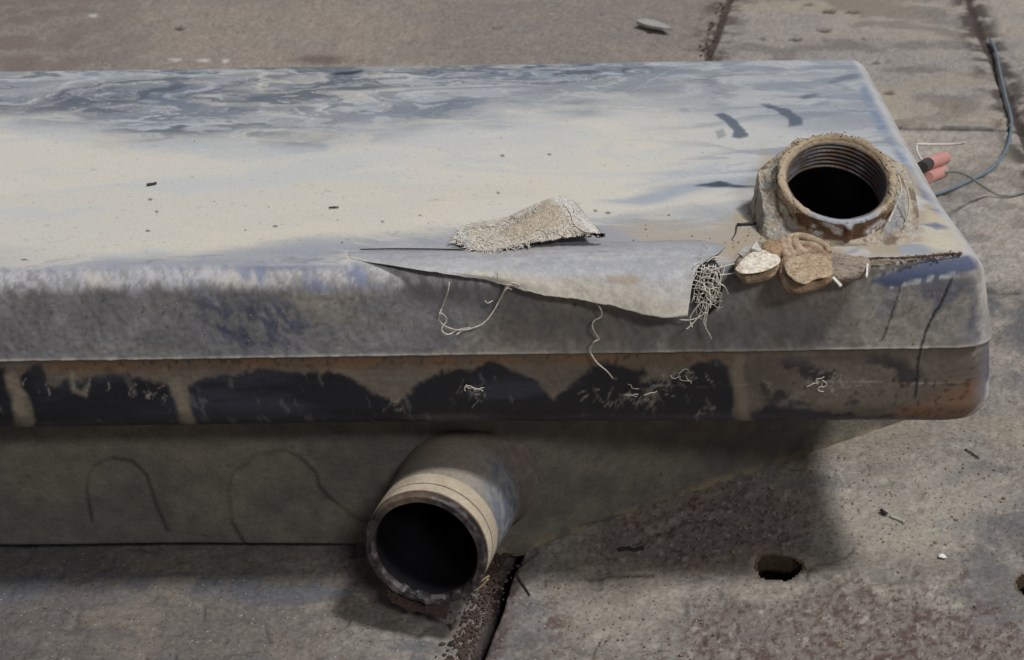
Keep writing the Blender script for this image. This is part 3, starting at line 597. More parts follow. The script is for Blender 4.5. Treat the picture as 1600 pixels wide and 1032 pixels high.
# ------------------------------------------------------------------ filler neck
def filler():
    T = math.radians(27); n = np.array([0, -math.sin(T), math.cos(T)]); ex = np.array([1., 0, 0]); ey = np.array([0, math.cos(T), math.sin(T)])
    NA = 260; ph = np.linspace(0, 2*math.pi, NA, endpoint=False)
    def octr(r, sharp=1.0):     # octagon-like radius
        a = (ph+math.pi/8) % (math.pi/4)-math.pi/8; o = r/np.cos(a)*math.cos(math.pi/8)*1.035
        return o*sharp+r*(1-sharp)
    def ring(r, h):
        return NC+n*h+(np.cos(ph)*r)[:, None]*ex+(np.sin(ph)*r)[:, None]*ey
    # boss: foot on the tank, octagonal collar
    rings = []; col = ring(octr(.0448), -.0115)
    col[:, 0] += .003*np.cos(ph)+.0022
    foot = col.copy(); xl_ = PZ(1188, 378, ZT)[0]; xr_ = PZ(1446, 384, ZT)[0]; yF = PZ(1300, 404, ZT)[1]; yB = NC[1]+.053
    sq = (np.abs(np.cos(ph))**4+np.abs(np.sin(ph))**4)**-.25
    foot[:, 0] = (xl_+xr_)/2+(xr_-xl_)/2*np.cos(ph)*sq; foot[:, 1] = (yF+yB)/2+(yB-yF)/2*np.sin(ph)*sq
    foot[:, 2] = ZT-.0035
    NB = 34
    for t in np.linspace(0, 1, NB):
        cz = col.copy(); cz[:, 2] = np.maximum(col[:, 2], ZT-.002); tq = t**.75; p = foot*(1-tq)+cz*tq; p[:, 2] = foot[:, 2]*(1-t)+cz[:, 2]*t
        flare = (1-t)**6*.0015; p[:, 0] += np.maximum(np.cos(ph), -.2)*flare; p[:, 1] += np.sin(ph)*flare; rings.append(p)
    for t in np.linspace(0, 1, 14)[1:]:
        fr2 = ss(-np.sin(ph), .35, .85); rr = octr(.0448)*(1-t)+(.0350+.0030*fr2)*t; q = NC+n*(-.0115+(.0058-.0050*fr2)*t**1.5)[:, None]+(np.cos(ph)*rr)[:, None]*ex+(np.sin(ph)*rr)[:, None]*ey; q[:, 0] += (.003*np.cos(ph)+.0022)*(1-t)
        q[:, 2] = np.maximum(q[:, 2], ZT+.0008); rings.append(q)
    Vb = np.array(rings); nb = len(rings)
    cen = NC-n*.02; D = Vb-cen; D /= np.linalg.norm(D, axis=-1)[..., None]
    V0 = Vb.copy(); m1 = fbm(V0*85, 4, 801)-.5; m2 = fbm(V0*330, 3, 803)-.5
    ta = np.linspace(0, 1, nb)[:, None]
    Vb = Vb+D*(m1*.0018+m2*.0012)[..., None]*ss(ta, -.02, .15)[..., None]
    # mud lines curved over the right face
    U, W_ = proj(V0)
    rib = stroke(U, W_, [(1392, 268), (1410, 300), (1414, 340), (1396, 372), (1366, 392)], 5, 4)
    Vb = Vb+D*(rib*.0018)[..., None]
    a = fbm(V0*60, 4, 805); b = fbm(V0*150, 4, 807); hi = fbm(V0*420, 3, 809)
    C = np.zeros(U.shape+(3,))+lin(178, 168, 152)
    C = mix(C, lin(156, 144, 126), ss(a, .5, .66)*.7); C = mix(C, lin(170, 170, 170), ss(b, .56, .68)*.5)
    C = mix(C, lin(86, 62, 44), ss(b, .42, .30)*.65); C = C*(1+(hi-.5)[..., None]*.7)
    C = mix(C, lin(150, 152, 156), poly(U, W_, [(1390, 300), (1410, 310), (1412, 350), (1380, 372), (1386, 330)], 5)*.8)
    C = mix(C, lin(146, 144, 142), poly(U, W_, [(1187, 270), (1215, 290), (1250, 350), (1240, 390), (1187, 375)], 8)*ss(a, .42, .56)*.75)
    C = mix(C, lin(60, 40, 28), stroke(U+(b-.5)*8, W_, [(1214, 300), (1216, 330), (1232, 358), (1262, 374)], 3, 2.5)*.8)
    C = mix(C, lin(96, 82, 68), poly(U+(a-.5)*20, W_, [(1240, 372), (1300, 385), (1350, 382), (1340, 398), (1260, 402)], 6)*.7)
    boss = mesh_obj('filler_boss', Vb, gridq(nb, NA, 0, True), M_mud, None, C); setparent(boss, tank)
    tag(boss, 'eight sided mud caked boss around the filler opening')
    # neck with thread
    prof = [(.0400, -.0200, 0), (.0385, -.0120, 0), (.0362, -.0090, 0), (.0356, -.0060, 0), (.0354, -.0035, 0), (.0356, -.0012, 0), (.0350, .0006, 1), (.0338, .0014, 1), (.0324, .0014, 1), (.0312, .0006, 1), (.0305, -.0010, 2)]
    pr = []
    for i in range(len(prof)-1):
        for t in np.linspace(0, 1, 4, endpoint=False): pr.append(tuple(np.array(prof[i])*(1-t)+np.array(prof[i+1])*t))
    for h in np.linspace(-.0015, -.0215, 70):
        ph_ = (h+.0015)/-.0034; pr.append((.0301-.0011*max(0, math.cos(ph_*2*math.pi))**.6 if math.cos(ph_*2*math.pi) > 0 else .0301, h, 3))
    for h in np.linspace(-.022, -.085, 14): pr.append((.0287, h, 4))
    pr.append((.002, -.085, 4))
    pr = np.array(pr); Vn = np.array([ring(r, h) for r, h, _ in pr]); reg = pr[:, 2][:, None]*np.ones((1, NA)); hh = pr[:, 1][:, None]*np.ones((1, NA))
    V0 = Vn.copy(); ax = NC+n*hh[..., None]; D = Vn-ax; D /= np.linalg.norm(D, axis=-1)[..., None]+1e-9
    U, W_ = proj(V0); a = fbm(V0*70, 4, 811); b = fbm(V0*190, 4, 813); hi = fbm(V0*480, 3, 815)
    outer = ss(-reg, -2.2, -1.2); ang = ph[None]*np.ones_like(hh)
    frontlip = ss(-np.sin(ang), .70, .90)*ss(reg, .4, .9)*ss(-reg, -2.6, -2.0)
    drip = stroke(U, W_, [(1325, 344), (1327, 358), (1322, 374)], 5, 3)*(reg < 1)
    Vn = Vn+D*((a-.5)*.0032+(b-.5)*.0026+(hi-.5)*.0018)[..., None]*(outer*(1-.8*frontlip))[..., None]+n*((b-.5)*.0024*outer*(1-.9*frontlip))[..., None]
    Vn = Vn+D*(drip*.0030)[..., None]
    # runout of the thread and dirt inside
    Vn = Vn+D*((b-.5)*.0009*(reg >= 2.5)*(reg < 3.5))[..., None]
    C = np.zeros(U.shape+(3,))+lin(178, 162, 138)
    C = mix(C, lin(104, 76, 56), ss(b, .48, .62)*.7*(reg < 1)); C = mix(C, lin(120, 100, 78), ss(a, .5, .62)*.5)
    C = mix(C, lin(176, 158, 130), ss(hi, .56, .7)*.5)
    C = mix(C, lin(96, 64, 44), (reg < 1)*poly(U+(a-.5)*20, W_+(b-.5)*10, [(1235, 330), (1262, 340), (1330, 350), (1400, 325), (1396, 345), (1340, 380), (1275, 376), (1240, 350)], 4)*.85)
    C = mix(C, lin(190, 188, 184), (reg < 1)*ss(b, .44, .52)*np.maximum(poly(U+(a-.5)*16, W_+(b-.5)*10, [(1258, 354), (1290, 350), (1316, 360), (1312, 378), (1270, 372)], 3), poly(U, W_, [(1350, 360), (1384, 340), (1392, 352), (1370, 374), (1348, 378)], 4))*.9)
    C = mix(C, lin(150, 158, 170), frontlip*.85)  # highlight on the front lip painted in pale blue
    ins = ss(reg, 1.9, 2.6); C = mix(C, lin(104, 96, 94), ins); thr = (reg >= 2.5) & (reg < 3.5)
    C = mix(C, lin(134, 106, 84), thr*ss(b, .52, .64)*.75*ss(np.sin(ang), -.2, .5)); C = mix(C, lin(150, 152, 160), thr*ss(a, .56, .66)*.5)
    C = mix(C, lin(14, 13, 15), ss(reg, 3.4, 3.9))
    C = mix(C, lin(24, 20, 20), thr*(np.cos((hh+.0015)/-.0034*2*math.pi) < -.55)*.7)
    ro = .9-.55*ins-.4*frontlip
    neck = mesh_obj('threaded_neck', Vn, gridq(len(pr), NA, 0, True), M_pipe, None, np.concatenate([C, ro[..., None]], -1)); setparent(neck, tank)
    # crumbs of mud clinging to the rim and collar
    g = Geo()
    for _ in range(420):
        an = RS.uniform(0, 2*math.pi); side = RS.rand()
        if -math.sin(an) > .72 and side < .7: continue
        if math.cos(an) < -.2 or side > .45 or math.sin(an) > .6: r = RS.normal(.0345, .0012); h = RS.uniform(-.001, .0018)
        else: r = RS.uniform(.036, .047); h = -.0095
        c = NC+n*h+math.cos(an)*r*ex+math.sin(an)*r*ey
        if c[2] > ZT+.001: crumb_geo(c, RS.uniform(.0002, .0007), g, .9)
    o = g.build('mud_crumbs', M_tan, None, smooth=False); setparent(o, tank); tag(o, kind='stuff')
    # ridge of old mud and straw along the foot, running to the corner
    g = Geo()
    path = [PZ(u, v, ZT+.0006) for u, v in ((1232, 398), (1262, 407), (1300, 412), (1345, 410), (1380, 409), (1420, 404), (1460, 400), (1500, 396))]
    sp = smooth_path(path, 14)
    for _ in range(520):
        i = int(RS.rand()**1.3*(len(sp)-1)); c = sp[i]+np.array([RS.normal(0, .002), RS.normal(0, .0011), 0]); crumb_geo(c, RS.uniform(.0003, .0013), g, .8)
    o = g.build('mud_ridge', M_tan, None, smooth=False); setparent(o, tank)
    g = Geo(); p = smooth_path([PZ(u, v, ZT+.0015) for u, v in ((1330, 409), (1368, 404), (1420, 403), (1462, 399), (1502, 396))], 8); g.tube(p, .0006, 6, .9)
    o = g.build('dark_crack_fill', M_brown, None); setparent(o, tank)
    # two strings stuck on the right side of the boss
    for pl in ([(1404, 275), (1408, 300), (1396, 330), (1388, 348)], [(1412, 282), (1420, 310), (1418, 340), (1402, 366), (1388, 376)]):
        pts = []
        for i, (u, v) in enumerate(pl):
            t = i/(len(pl)-1); y = NC[1]-.010-.016*t; pts.append(PY(u, v, y))
        g = Geo(); g.tube(smooth_path(pts, 8), .0005, 6, .3); o = g.build('thread', M_thread, None); o.parent = boss
    return boss
boss = filler()
def child_of_part(o, part): o.parent = part

# ------------------------------------------------------------------ stub pipe
def pipe():
    P0 = PIPE0.copy(); P1 = PY(664, 861, -.027); P1 = CAM+(P1-CAM)*1.0
    ax = P1-P0; L = np.linalg.norm(ax); ax /= L; ex = np.cross(ax, [0, 0, 1]); ex /= np.linalg.norm(ex); ey = np.cross(ex, ax)
    if ey[2] < 0: ey = -ey
    NA = 240; ph = np.linspace(0, 2*math.pi, NA, endpoint=False)
    pr = []       # r, h along the axis from the wall, region
    def add(r0, h0, r1, h1, n, reg):
        for t in np.linspace(0, 1, n, endpoint=False): pr.append((r0+(r1-r0)*t, h0+(h1-h0)*t, reg))
    add(.047, -.012, .0435, -.002, 8, 0); add(.0435, -.002, .0415, .008, 6, 0); add(.0415, .008, .0386, L-.026, 30, 0)
    add(.0390, L-.0255, .0390, L-.0145, 12, 1); add(.0385, L-.0142, .0385, L-.0138, 2, 5); add(.0389, L-.0134, .0386, L-.0060, 10, 1); add(.0380, L-.0055, .0380, L-.004, 3, 5)
    add(.0386, L-.0035, .0384, L-.0006, 5, 2); add(.0384, L-.0006, .0372, L+.0008, 4, 2); add(.0372, L+.0008, .0332, L+.0002, 12, 2); add(.0332, L+.0002, .0322, L-.003, 4, 3)
    add(.0322, L-.003, .0312, -.02, 40, 4); add(.0312, -.02, .001, -.02, 3, 4)
    pr = np.array(pr)
    Vp = P0+ax*pr[:, 1][:, None, None]+pr[:, 0][:, None, None]*(np.cos(ph)[None, :, None]*ex+np.sin(ph)[None, :, None]*ey)
    reg = pr[:, 2][:, None]*np.ones((1, NA)); hh = pr[:, 1][:, None]*np.ones((1, NA)); rr = pr[:, 0][:, None]; ang = ph[None]*np.ones_like(hh)
    D = (np.cos(ph)[:, None]*ex+np.sin(ph)[:, None]*ey)[None]; V0 = Vp.copy()
    a = fbm(V0*60, 4, 901); b = fbm(V0*200, 4, 903); hi = fbm(V0*480, 3, 905)
    rimm = ((reg == 2) | (reg == 3))*1.0
    Vp = Vp+D*(((a-.5)*.0016+(b-.5)*.0012)*rimm+(a-.5)*.0006)[..., None]+ax*((a-.5)*.0022*rimm+(b-.5)*.0016*rimm)[..., None]
    # bits broken off the bottom inside edge
    chipm = ss(-np.sin(ang), .3, .8)*((reg == 3) | ((reg == 2) & (rr < .035)))*ss(vn(np.stack([ang*7, hh*0], -1), 907), .35, .75)
    Vp = Vp-D*(chipm*.0022)[..., None]*np.where(rr < .035, -1, 0)[..., None]
    C = np.zeros(ang.shape+(3,))+lin(150, 142, 130)
    rs_ = ss((V0[..., 0]-P0[0]), .002, .030)*(reg == 0)
    C = mix(C, lin(138, 142, 148), rs_*.8); C = mix(C, lin(88, 98, 116), rs_*ss(b+(hi-.5)*.5, .40, .60)*.8)
    C = mix(C, lin(112, 96, 80), (reg == 0)*ss(-hh, -.030, -.005)*.7); C = C*(1+(hi-.5)[..., None]*.4)
    C = mix(C, lin(200, 188, 168)*(1+(hi-.5)[..., None]*.3), (reg == 1)*1.0); C = mix(C, lin(176, 162, 142), (reg == 1)*ss(a, .45, .6)*.6)
    C = mix(C, lin(84, 70, 58), (reg == 5)*1.0)
    C = mix(C, lin(54, 48, 48), rimm); C = mix(C, lin(98, 92, 92), rimm*ss(b, .54, .66)*.7); C = mix(C, lin(24, 22, 26), rimm*ss(b, .46, .34)*.85)
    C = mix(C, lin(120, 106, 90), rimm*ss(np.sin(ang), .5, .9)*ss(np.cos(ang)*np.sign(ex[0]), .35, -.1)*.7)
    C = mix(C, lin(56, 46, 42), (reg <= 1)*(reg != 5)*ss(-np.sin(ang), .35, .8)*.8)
    C = mix(C, lin(20, 19, 24), (reg == 4)*1.0)
    ro = np.where(reg == 4, .45, np.where(rimm > 0, .5, .65))
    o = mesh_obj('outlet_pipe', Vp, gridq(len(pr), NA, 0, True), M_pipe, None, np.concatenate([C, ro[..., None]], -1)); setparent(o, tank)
    tag(o, 'stub pipe with a cream band and a rough dark cut rim')
    # ragged flakes hanging from the lower rim
    g = Geo()
    for pl, y in (([(606, 920), (622, 930), (642, 938), (668, 944), (672, 950), (664, 960), (652, 955), (640, 958), (628, 948), (612, 942)], -.022), ([(664, 940), (682, 944), (704, 940), (700, 958), (697, 969), (688, 965), (680, 967), (672, 958), (664, 960)], -.024)):
        top = np.array([PY(u, v, y+RS.normal(0, .0006)) for u, v in pl]); n_ = len(pl); g.V += [top, top+np.array([0, .006, .001])]; b_ = g.n
        g.F += [[b_+i for i in range(n_)], [b_+2*n_-1-i for i in range(n_)]]+[[b_+(i+1) % n_, b_+i, b_+n_+i, b_+n_+(i+1) % n_] for i in range(n_)]; g.n += 2*n_
    for _ in range(60):
        u = RS.uniform(606, 704); crumb_geo(PY(u, 930+(u-606)*.28+RS.normal(0, 4), -.0225), RS.uniform(.0006, .0018), g, .8)
    f = g.build('rust_flakes', M_brown, None, smooth=False); child_of_part(f, o)
    g = Geo(); g.tube(smooth_path([PY(u, v, -.020) for u, v in ((700, 940), (728, 925), (752, 908), (764, 900))], 6), .0006, 5, .4); g.tube(smooth_path([PY(u, v, -.0235) for u, v in ((736, 925), (750, 918), (763, 905))], 6), .0005, 5, .4)
    f = g.build('straw', M_straw, None); child_of_part(f, o)
pipe()

# ------------------------------------------------------------------ torn lining flap
def patch(rows, nr=30, nc=90, thick=.0006):
    """Surface through rows of 3-D curves (each a list of points), closed to a thin solid."""
    cur = []
    for r in rows:
        p = smooth_path(r, 16); s = np.concatenate([[0], np.cumsum(np.linalg.norm(np.diff(p, axis=0), axis=1))]); s /= s[-1]
        cur.append(np.stack([np.interp(np.linspace(0, 1, nc), s, p[:, k]) for k in range(3)], -1))
    cur = np.array(cur); m = len(cur); out = np.zeros((nr, nc, 3))
    ts = np.linspace(0, m-1, nr)
    ext = np.concatenate([[2*cur[0]-cur[1]], cur, [2*cur[-1]-cur[-2]]])
    for i, t in enumerate(ts):
        k = min(int(t), m-2); f = t-k; a, b, c, d = ext[k], ext[k+1], ext[k+2], ext[k+3]
        out[i] = .5*((2*b)+(c-a)*f+(2*a-5*b+4*c-d)*f*f+(3*b-a-3*c+d)*f**3)
    return out
def solid(Pf, thick):
    du = np.gradient(Pf, axis=1); dv = np.gradient(Pf, axis=0); N = np.cross(dv, du); N /= np.linalg.norm(N, axis=-1)[..., None]+1e-12
    if (N[..., 2].mean()+(-N[..., 1]).mean()) < 0: N = -N
    nr, nc = Pf.shape[:2]; B = Pf-N*thick; V = np.vstack([Pf.reshape(-1, 3), B.reshape(-1, 3)]); b = nr*nc
    Q = gridq(nr, nc); Qb = gridq(nr, nc, b)[:, ::-1]; S = []
    for i in range(nc-1): S += [[i+1, i, b+i, b+i+1], [(nr-1)*nc+i, (nr-1)*nc+i+1, b+(nr-1)*nc+i+1, b+(nr-1)*nc+i]]
    for j in range(nr-1): S += [[j*nc, (j+1)*nc, b+(j+1)*nc, b+j*nc], [(j+1)*nc+nc-1, j*nc+nc-1, b+j*nc+nc-1, b+(j+1)*nc+nc-1]]
    return V, np.vstack([Q, Qb, np.array(S)]), N
def flap():
    z0 = ZT+.0012
    r0 = [PZ(u, v, z0-.0010) for u, v in ((545, 394), (620, 391), (700, 389), (850, 383), (1000, 378), (1090, 376), (1135, 384))]
    r1 = [PZ(u, v, z0+(.0002 if u < 630 else .0012)) for u, v in ((545, 396), (620, 399), (700, 400), (850, 398), (1000, 396), (1090, 392), (1122, 396))]
    r2 = [PZ(546, 398, z0), PZ(620, 407, z0), PZ(700, 412, z0)]+[PY(u, v, y) for u, v, y in ((850, 420, -.001), (1000, 424, -.004), (1080, 416, -.004), (1106, 406, .000))]
    r3 = [PZ(547, 400, z0), PZ(620, 413, z0), PZ(690, 420, z0)]+[PY(u, v, y) for u, v, y in ((850, 441, -.0065), (1000, 455, -.012), (1060, 452, -.012), (1086, 428, -.008))]
    r4 = [PZ(548, 402, z0), PZ(620, 416, z0), PZ(675, 425, z0-.0006)]+[PY(u, v, y) for u, v, y in ((760, 438, -.005), (860, 461, -.010), (1000, 488, -.017), (1048, 496, -.018), (1074, 494, -.018))]
    Pf = patch([r0, r1, r2, r3, r4], 70, 420)
    U, V = proj(Pf); V0 = Pf.copy()
    # ragged lower edge, soft folds
    t = np.linspace(0, 1, 70)[:, None]
    w = fbm(np.stack([V0[..., 0]*22+3, V0[..., 2]*10], -1), 3, 1001)-.5; w2 = fbm(V0*90, 3, 1003)-.5
    rgt = ss(U, 600, 800); Pf[..., 1] -= (w*.009+w2*.0018)*ss(t, .15, .9)*rgt; Pf[..., 2] += (w2*.0012)*ss(t, 0, .4)*rgt
    edge = rgt*ss(t, .86, 1)*(fbm(np.stack([V0[..., 0]*260, V0[..., 0]*0], -1), 3, 1005)-.5); Pf[..., 2] += edge*.0020
    top = ss(Pf[..., 1], .002, .012); fl = Pf.copy(); fl[..., 2] = ZT; Pf[..., 2] += wav(fl)*top; low_ = (1-ss(U, 560, 720))*top; Pf[..., 2] = Pf[..., 2]*(1-low_)+(ZT+wav(fl)+.00035)*low_
    VV, Q, N = solid(Pf, .00045)
    a = fbm(np.stack([V0[..., 0]*14, V0[..., 1]*30+V0[..., 2]*30], -1), 4, 1007); st = fbm(np.stack([V0[..., 0]*16, (V0[..., 1]-V0[..., 2])*130], -1), 4, 1009); hi = fbm(V0*260, 3, 1011)
    C = np.zeros(a.shape+(3,))+lin(180, 180, 182)
    C = mix(C, lin(148, 153, 163), ss(st, .42, .62)*.6*ss(-t, -.75, -.35)); C = mix(C, lin(190, 183, 166), ss(a, .46, .64)*ss(t, .45, .8)*.7)
    C = mix(C, lin(148, 144, 146), ss(st, .5, .36)*.4); C = C*(1+(hi-.5)[..., None]*.35)
    C = mix(C, lin(160, 140, 118), poly(U+(a-.5)*30, V, [(950, 432), (990, 428), (1006, 438), (985, 446), (955, 440)], 4)*.6)
    C = mix(C, lin(150, 146, 148), ss(-t, -.22, -.02)*.55)
    cc = np.concatenate([C, np.full(a.shape+(1,), .62)], -1).reshape(-1, 4); cb = np.tile(np.append(lin(96, 88, 80), .9), (len(cc), 1))
    o = mesh_obj('torn_flap', VV, Q, M_flap, None, np.vstack([cc, cb])); setparent(o, tank)
    tag(o, 'torn pale lining sheet peeled up and hanging over the front edge')
    # dark slit where the sheet has lifted
    g = Geo(); g.tube(smooth_path([PZ(u, v, ZT+.0013) for u, v in ((562, 390), (620, 389), (680, 389.5), (725, 391))], 8), [.0002]+[.0004]*23+[.0002], 6)
    f = g.build('tear_edge', M_black, None); child_of_part(f, o)
    # frayed net at the right end
    g = Geo()
    def npt(u, v, k): return PY(u, v, np.interp(v, [395, 430, 530], [.004, -.006, -.010])-k)
    bd = Geo(); ov = [(1078, 425), (1084, 416), (1100, 412), (1118, 410), (1126, 422), (1130, 450), (1122, 478), (1108, 492), (1096, 480), (1086, 462), (1076, 445)]
    Vv = np.array([npt(u, v, -.0008) for u, v in ov]+[npt(1103, 450, .0005)]); VB = Vv+np.array([0, .003, 0]); nn = len(ov)
    Fq = [[i, (i+1) % nn, nn] for i in range(nn)]+[[nn+1+(i+1) % nn, nn+1+i, 2*nn+1] for i in range(nn)]+[[(i+1) % nn, i, nn+1+i, nn+1+(i+1) % nn] for i in range(nn)]
    bd.add(np.vstack([Vv, VB]), Fq); f = bd.build('hole_shade_sheet', M_black, None); child_of_part(f, o)  # black sheet put in as the darkness inside the torn hole
    rr = random.Random(3)
    for _ in range(34):
        a0 = rr.uniform(0, 2*math.pi); cu, cv = 1104+rr.gauss(0, 7), 448+rr.gauss(0, 14); r_ = rr.uniform(7, 19); da = rr.uniform(1.2, 3.2); k = rr.uniform(.0, .005)
        pts = [npt(cu+math.cos(a0+da*t)*r_*.75, cv+math.sin(a0+da*t)*r_*1.1, k+.001*math.sin(t*7)) for t in np.linspace(0, 1, 6)]
        g.tube(smooth_path(pts, 4), .00024, 5, .3)
    for i in range(9):   # crossing weave
        u0 = 1078+i*6; g.tube(smooth_path([npt(u0+rr.gauss(0, 1.5)-k*3+6, 414+k*12, .001+.0006*((i+k) % 2)) for k in range(6)], 4), .00026, 5, .3)
        v0 = 416+i*7; g.tube(smooth_path([npt(1076+k*9+i*1.2, v0+rr.gauss(0, 1.5)+k*1.5, .001+.0006*((i+k+1) % 2)) for k in range(6)], 4), .00026, 5, .3)
    for pl in ([(1100, 470), (1096, 485), (1090, 497), (1076, 512), (1072, 514)], [(1104, 470), (1102, 490), (1100, 505), (1108, 522), (1112, 530)], [(1108, 476), (1098, 492), (1080, 500), (1062, 500)],
               [(1098, 470), (1084, 486), (1078, 500), (1082, 512)], [(1110, 470), (1104, 495), (1103, 512), (1110, 524)], [(1120, 420), (1140, 414), (1152, 412)], [(1124, 430), (1142, 428), (1154, 424)], [(1118, 440), (1132, 448), (1138, 460)],
               [(1094, 400), (1104, 388), (1098, 380)], [(1104, 410), (1116, 402), (1132, 404)]):
        g.tube(smooth_path([npt(u, v, .002) for u, v in pl], 6), .00034, 5, .3)
    f = g.build('frayed_net', M_fibre, None); child_of_part(f, o)
    # long hanging threads
    def thr(pl, r=.00036, y=-.008):
        g = Geo(); g.tube(smooth_path([PY(u, v, y-.0015*math.sin(i*2.1)) for i, (u, v) in enumerate(pl)], 8), r, 6, .3)
        f = g.build('thread', M_thread, None); child_of_part(f, o)
    thr([(800, 444), (788, 456), (775, 480), (755, 505), (725, 516), (700, 512), (686, 500), (690, 490), (698, 500), (690, 515), (700, 523), (715, 516), (735, 512)])
    thr([(806, 447), (793, 446), (784, 462), (770, 488), (752, 508), (722, 518), (712, 524)], .0004)
    thr([(702, 441), (700, 455), (692, 478), (686, 492)], .0004)
    thr([(812, 446), (800, 442), (790, 448), (800, 453)], .0004)
    thr([(770, 470), (762, 474), (758, 470)], .0003)
    thr([(930, 473), (938, 482), (940, 494), (928, 502), (926, 512), (932, 524), (936, 530), (928, 535), (922, 548), (932, 566), (948, 580), (958, 592)], .00045, -.0085)
    thr([(777, 420), (777, 428), (778, 438)], .0003, -.006)
    # little curls stuck to the lower black patch
    for cu, cv, s_, n_ in ((735, 606, 9, 5), (998, 614, 12, 4), (1066, 586, 12, 4), (1285, 592, 14, 4)):
        for _ in range(n_):
            u0 = cu+rr.gauss(0, s_*.5); v0 = cv+rr.gauss(0, 4); pl = [(u0, v0)]
            an = rr.uniform(0, 6.3)
            for k in range(4): an += rr.uniform(-1.3, 1.3); u0 += math.cos(an)*s_*.5; v0 += math.sin(an)*s_*.3; pl.append((u0, v0))
            g = Geo(); g.tube(smooth_path([PY(u, v, -.0036) for u, v in pl], 5), .00028, 5, .3); f = g.build('lint', M_thread, None); setparent(f, tank)
flap()

# ------------------------------------------------------------------ cloth scrap on the tank
def cloth():
    z = ZT+.0022
    f0 = [PZ(u, v, z+h) for u, v, h in ((712, 378, 0), (740, 391, 0), (780, 391, .0003), (830, 380, .0022), (880, 371, .0045), (925, 368, .006), (946, 368, .0045))]
    f1 = [PZ(716, 371, z+.002), PZ(742, 378, z+.002), PZ(785, 377, z+.003), PZ(832, 368, z+.005), PZ(882, 356, z+.008), PZ(920, 358, z+.009), PZ(940, 366, z+.006)]
    f2 = [PZ(722, 362, z+.002), PZ(745, 362, z+.0025), PZ(786, 358, z+.004), PZ(832, 342, z+.009), PZ(880, 328, z+.012), PZ(908, 336, z+.011), PZ(930, 353, z+.009)]
    f3 = [PZ(728, 352, z+.001), PZ(748, 347, z+.002), PZ(786, 340, z+.004), PZ(826, 324, z+.009), PZ(862, 309, z+.013), PZ(888, 309, z+.010), PZ(914, 335, z+.005)]
    f4 = [PZ(730, 351, z), PZ(750, 345, z), PZ(788, 338, z+.001), PZ(830, 326, z+.004), PZ(866, 314, z+.008), PZ(892, 318, z+.006), PZ(916, 338, z+.003)]
    Pf = patch([f0, f1, f2, f3], 90, 190); V0 = Pf.copy(); U, V = proj(V0)
    nr, nc = Pf.shape[:2]; J, I = np.meshgrid(np.arange(nc), np.arange(nr)); 
    weave = (np.sin(J*math.pi/1.5)*np.sin(I*math.pi/1.5)); w = fbm(V0*80, 3, 1101)-.5
    Pf[..., 2] += weave*.00032+w*.0018
    ed = ss(I, 6, 0)*(fbm(np.stack([J*.35, J*0.], -1), 3, 1103)-.5); Pf[..., 1] += ed*.004
    VV, Q, N = solid(Pf, .0012)
    a = fbm(V0*60, 4, 1105); hi = fbm(V0*400, 3, 1107)
    C = np.zeros(U.shape+(3,))+lin(220, 214, 202)
    C = mix(C, lin(198, 184, 162), poly(U+(a-.5)*20, V+(a-.5)*10, [(780, 362), (800, 345), (850, 318), (872, 320), (880, 345), (840, 365), (800, 376)], 8)*.75)
    C = mix(C, lin(128, 112, 90), ((np.sin(J*math.pi/1.5+a*4)*np.sin(I*math.pi/1.5+a*3)) < -.1)*.65)
    C = mix(C, lin(214, 210, 206), poly(U+(a-.5)*8, V, [(862, 306), (890, 304), (950, 368), (930, 372), (885, 335)], 4)*.8)
    C = mix(C, lin(190, 202, 222), poly(U+(a-.5)*16, V, [(700, 360), (722, 360), (735, 388), (705, 388)], 6)*.8)
    C = C*(1+(hi-.5)[..., None]*.5)
    cc = np.concatenate([C, np.full(a.shape+(1,), .95)], -1).reshape(-1, 4); cb = np.tile(np.append(lin(40, 34, 30), .95), (len(cc), 1))  # underside coloured near black, painting in the shade beneath
    root = empty('cloth_scrap', tuple(PZ(830, 360, z)))
    tag(root, 'frayed scrap of coarse beige cloth lying folded on the tank, with shade painted on its underside', 'cloth')
    inv = Matrix.Translation(-Vector(root.location))
    def add(o): o.parent = root; o.matrix_parent_inverse = inv; return o
    add(mesh_obj('cloth', VV, Q, M_cloth, None, np.vstack([cc, cb])))
    g = Geo(); rr = random.Random(9); N2 = N
    def on(i, j, h): return Pf[i, j]+N2[i, j]*h
    for _ in range(480):
        i = rr.randrange(4, 76); j = int((rr.random()**1.5)*(nc-30))+2
        if poly(np.array([U[i, j]]), np.array([V[i, j]]), [(790, 366), (850, 318), (875, 320), (880, 345), (840, 366)], 4)[0] > .5 and rr.random() < .75: continue
        di = rr.choice([-1, 0, 0, 1])*rr.randrange(1, 5); dj = rr.randrange(-5, 6); i2 = min(nr-1, max(0, i+di*2)); j2 = min(nc-1, max(0, j+dj)); im = (i+i2)//2; jm = (j+j2)//2
        g.tube(smooth_path([on(i, j, .0000), on(im, jm, rr.uniform(.0003, .0011)), on(i2, j2, .0001)], 3), .00022, 4)
    for _ in range(90):  # strands poking past the border
        j = rr.randrange(0, 110); i = rr.choice([0, 1, 2, 68, 70]); p = on(i, j, .0005); s_ = -1 if i < 5 else 1
        q = p+np.array([rr.gauss(-.001, .002), s_*rr.uniform(.0005, .003), rr.uniform(-.0005, .002)]); r2 = q+np.array([rr.gauss(0, .002), s_*rr.uniform(-.001, .002), -rr.uniform(0, .001)])
        g.tube(smooth_path([p, q, r2], 3), .00024, 4)
    for _ in range(40):
        i = rr.randrange(0, 70); p = on(i, 1, .0003); q = p+np.array([-rr.uniform(.0005, .005), rr.gauss(0, .002), rr.uniform(-.0003, .0015)]); g.tube(smooth_path([p, (p+q)/2+np.array([0, 0, .0006]), q], 3), .00024, 4)
    add(g.build('frayed_fibres', M_fibre, None))
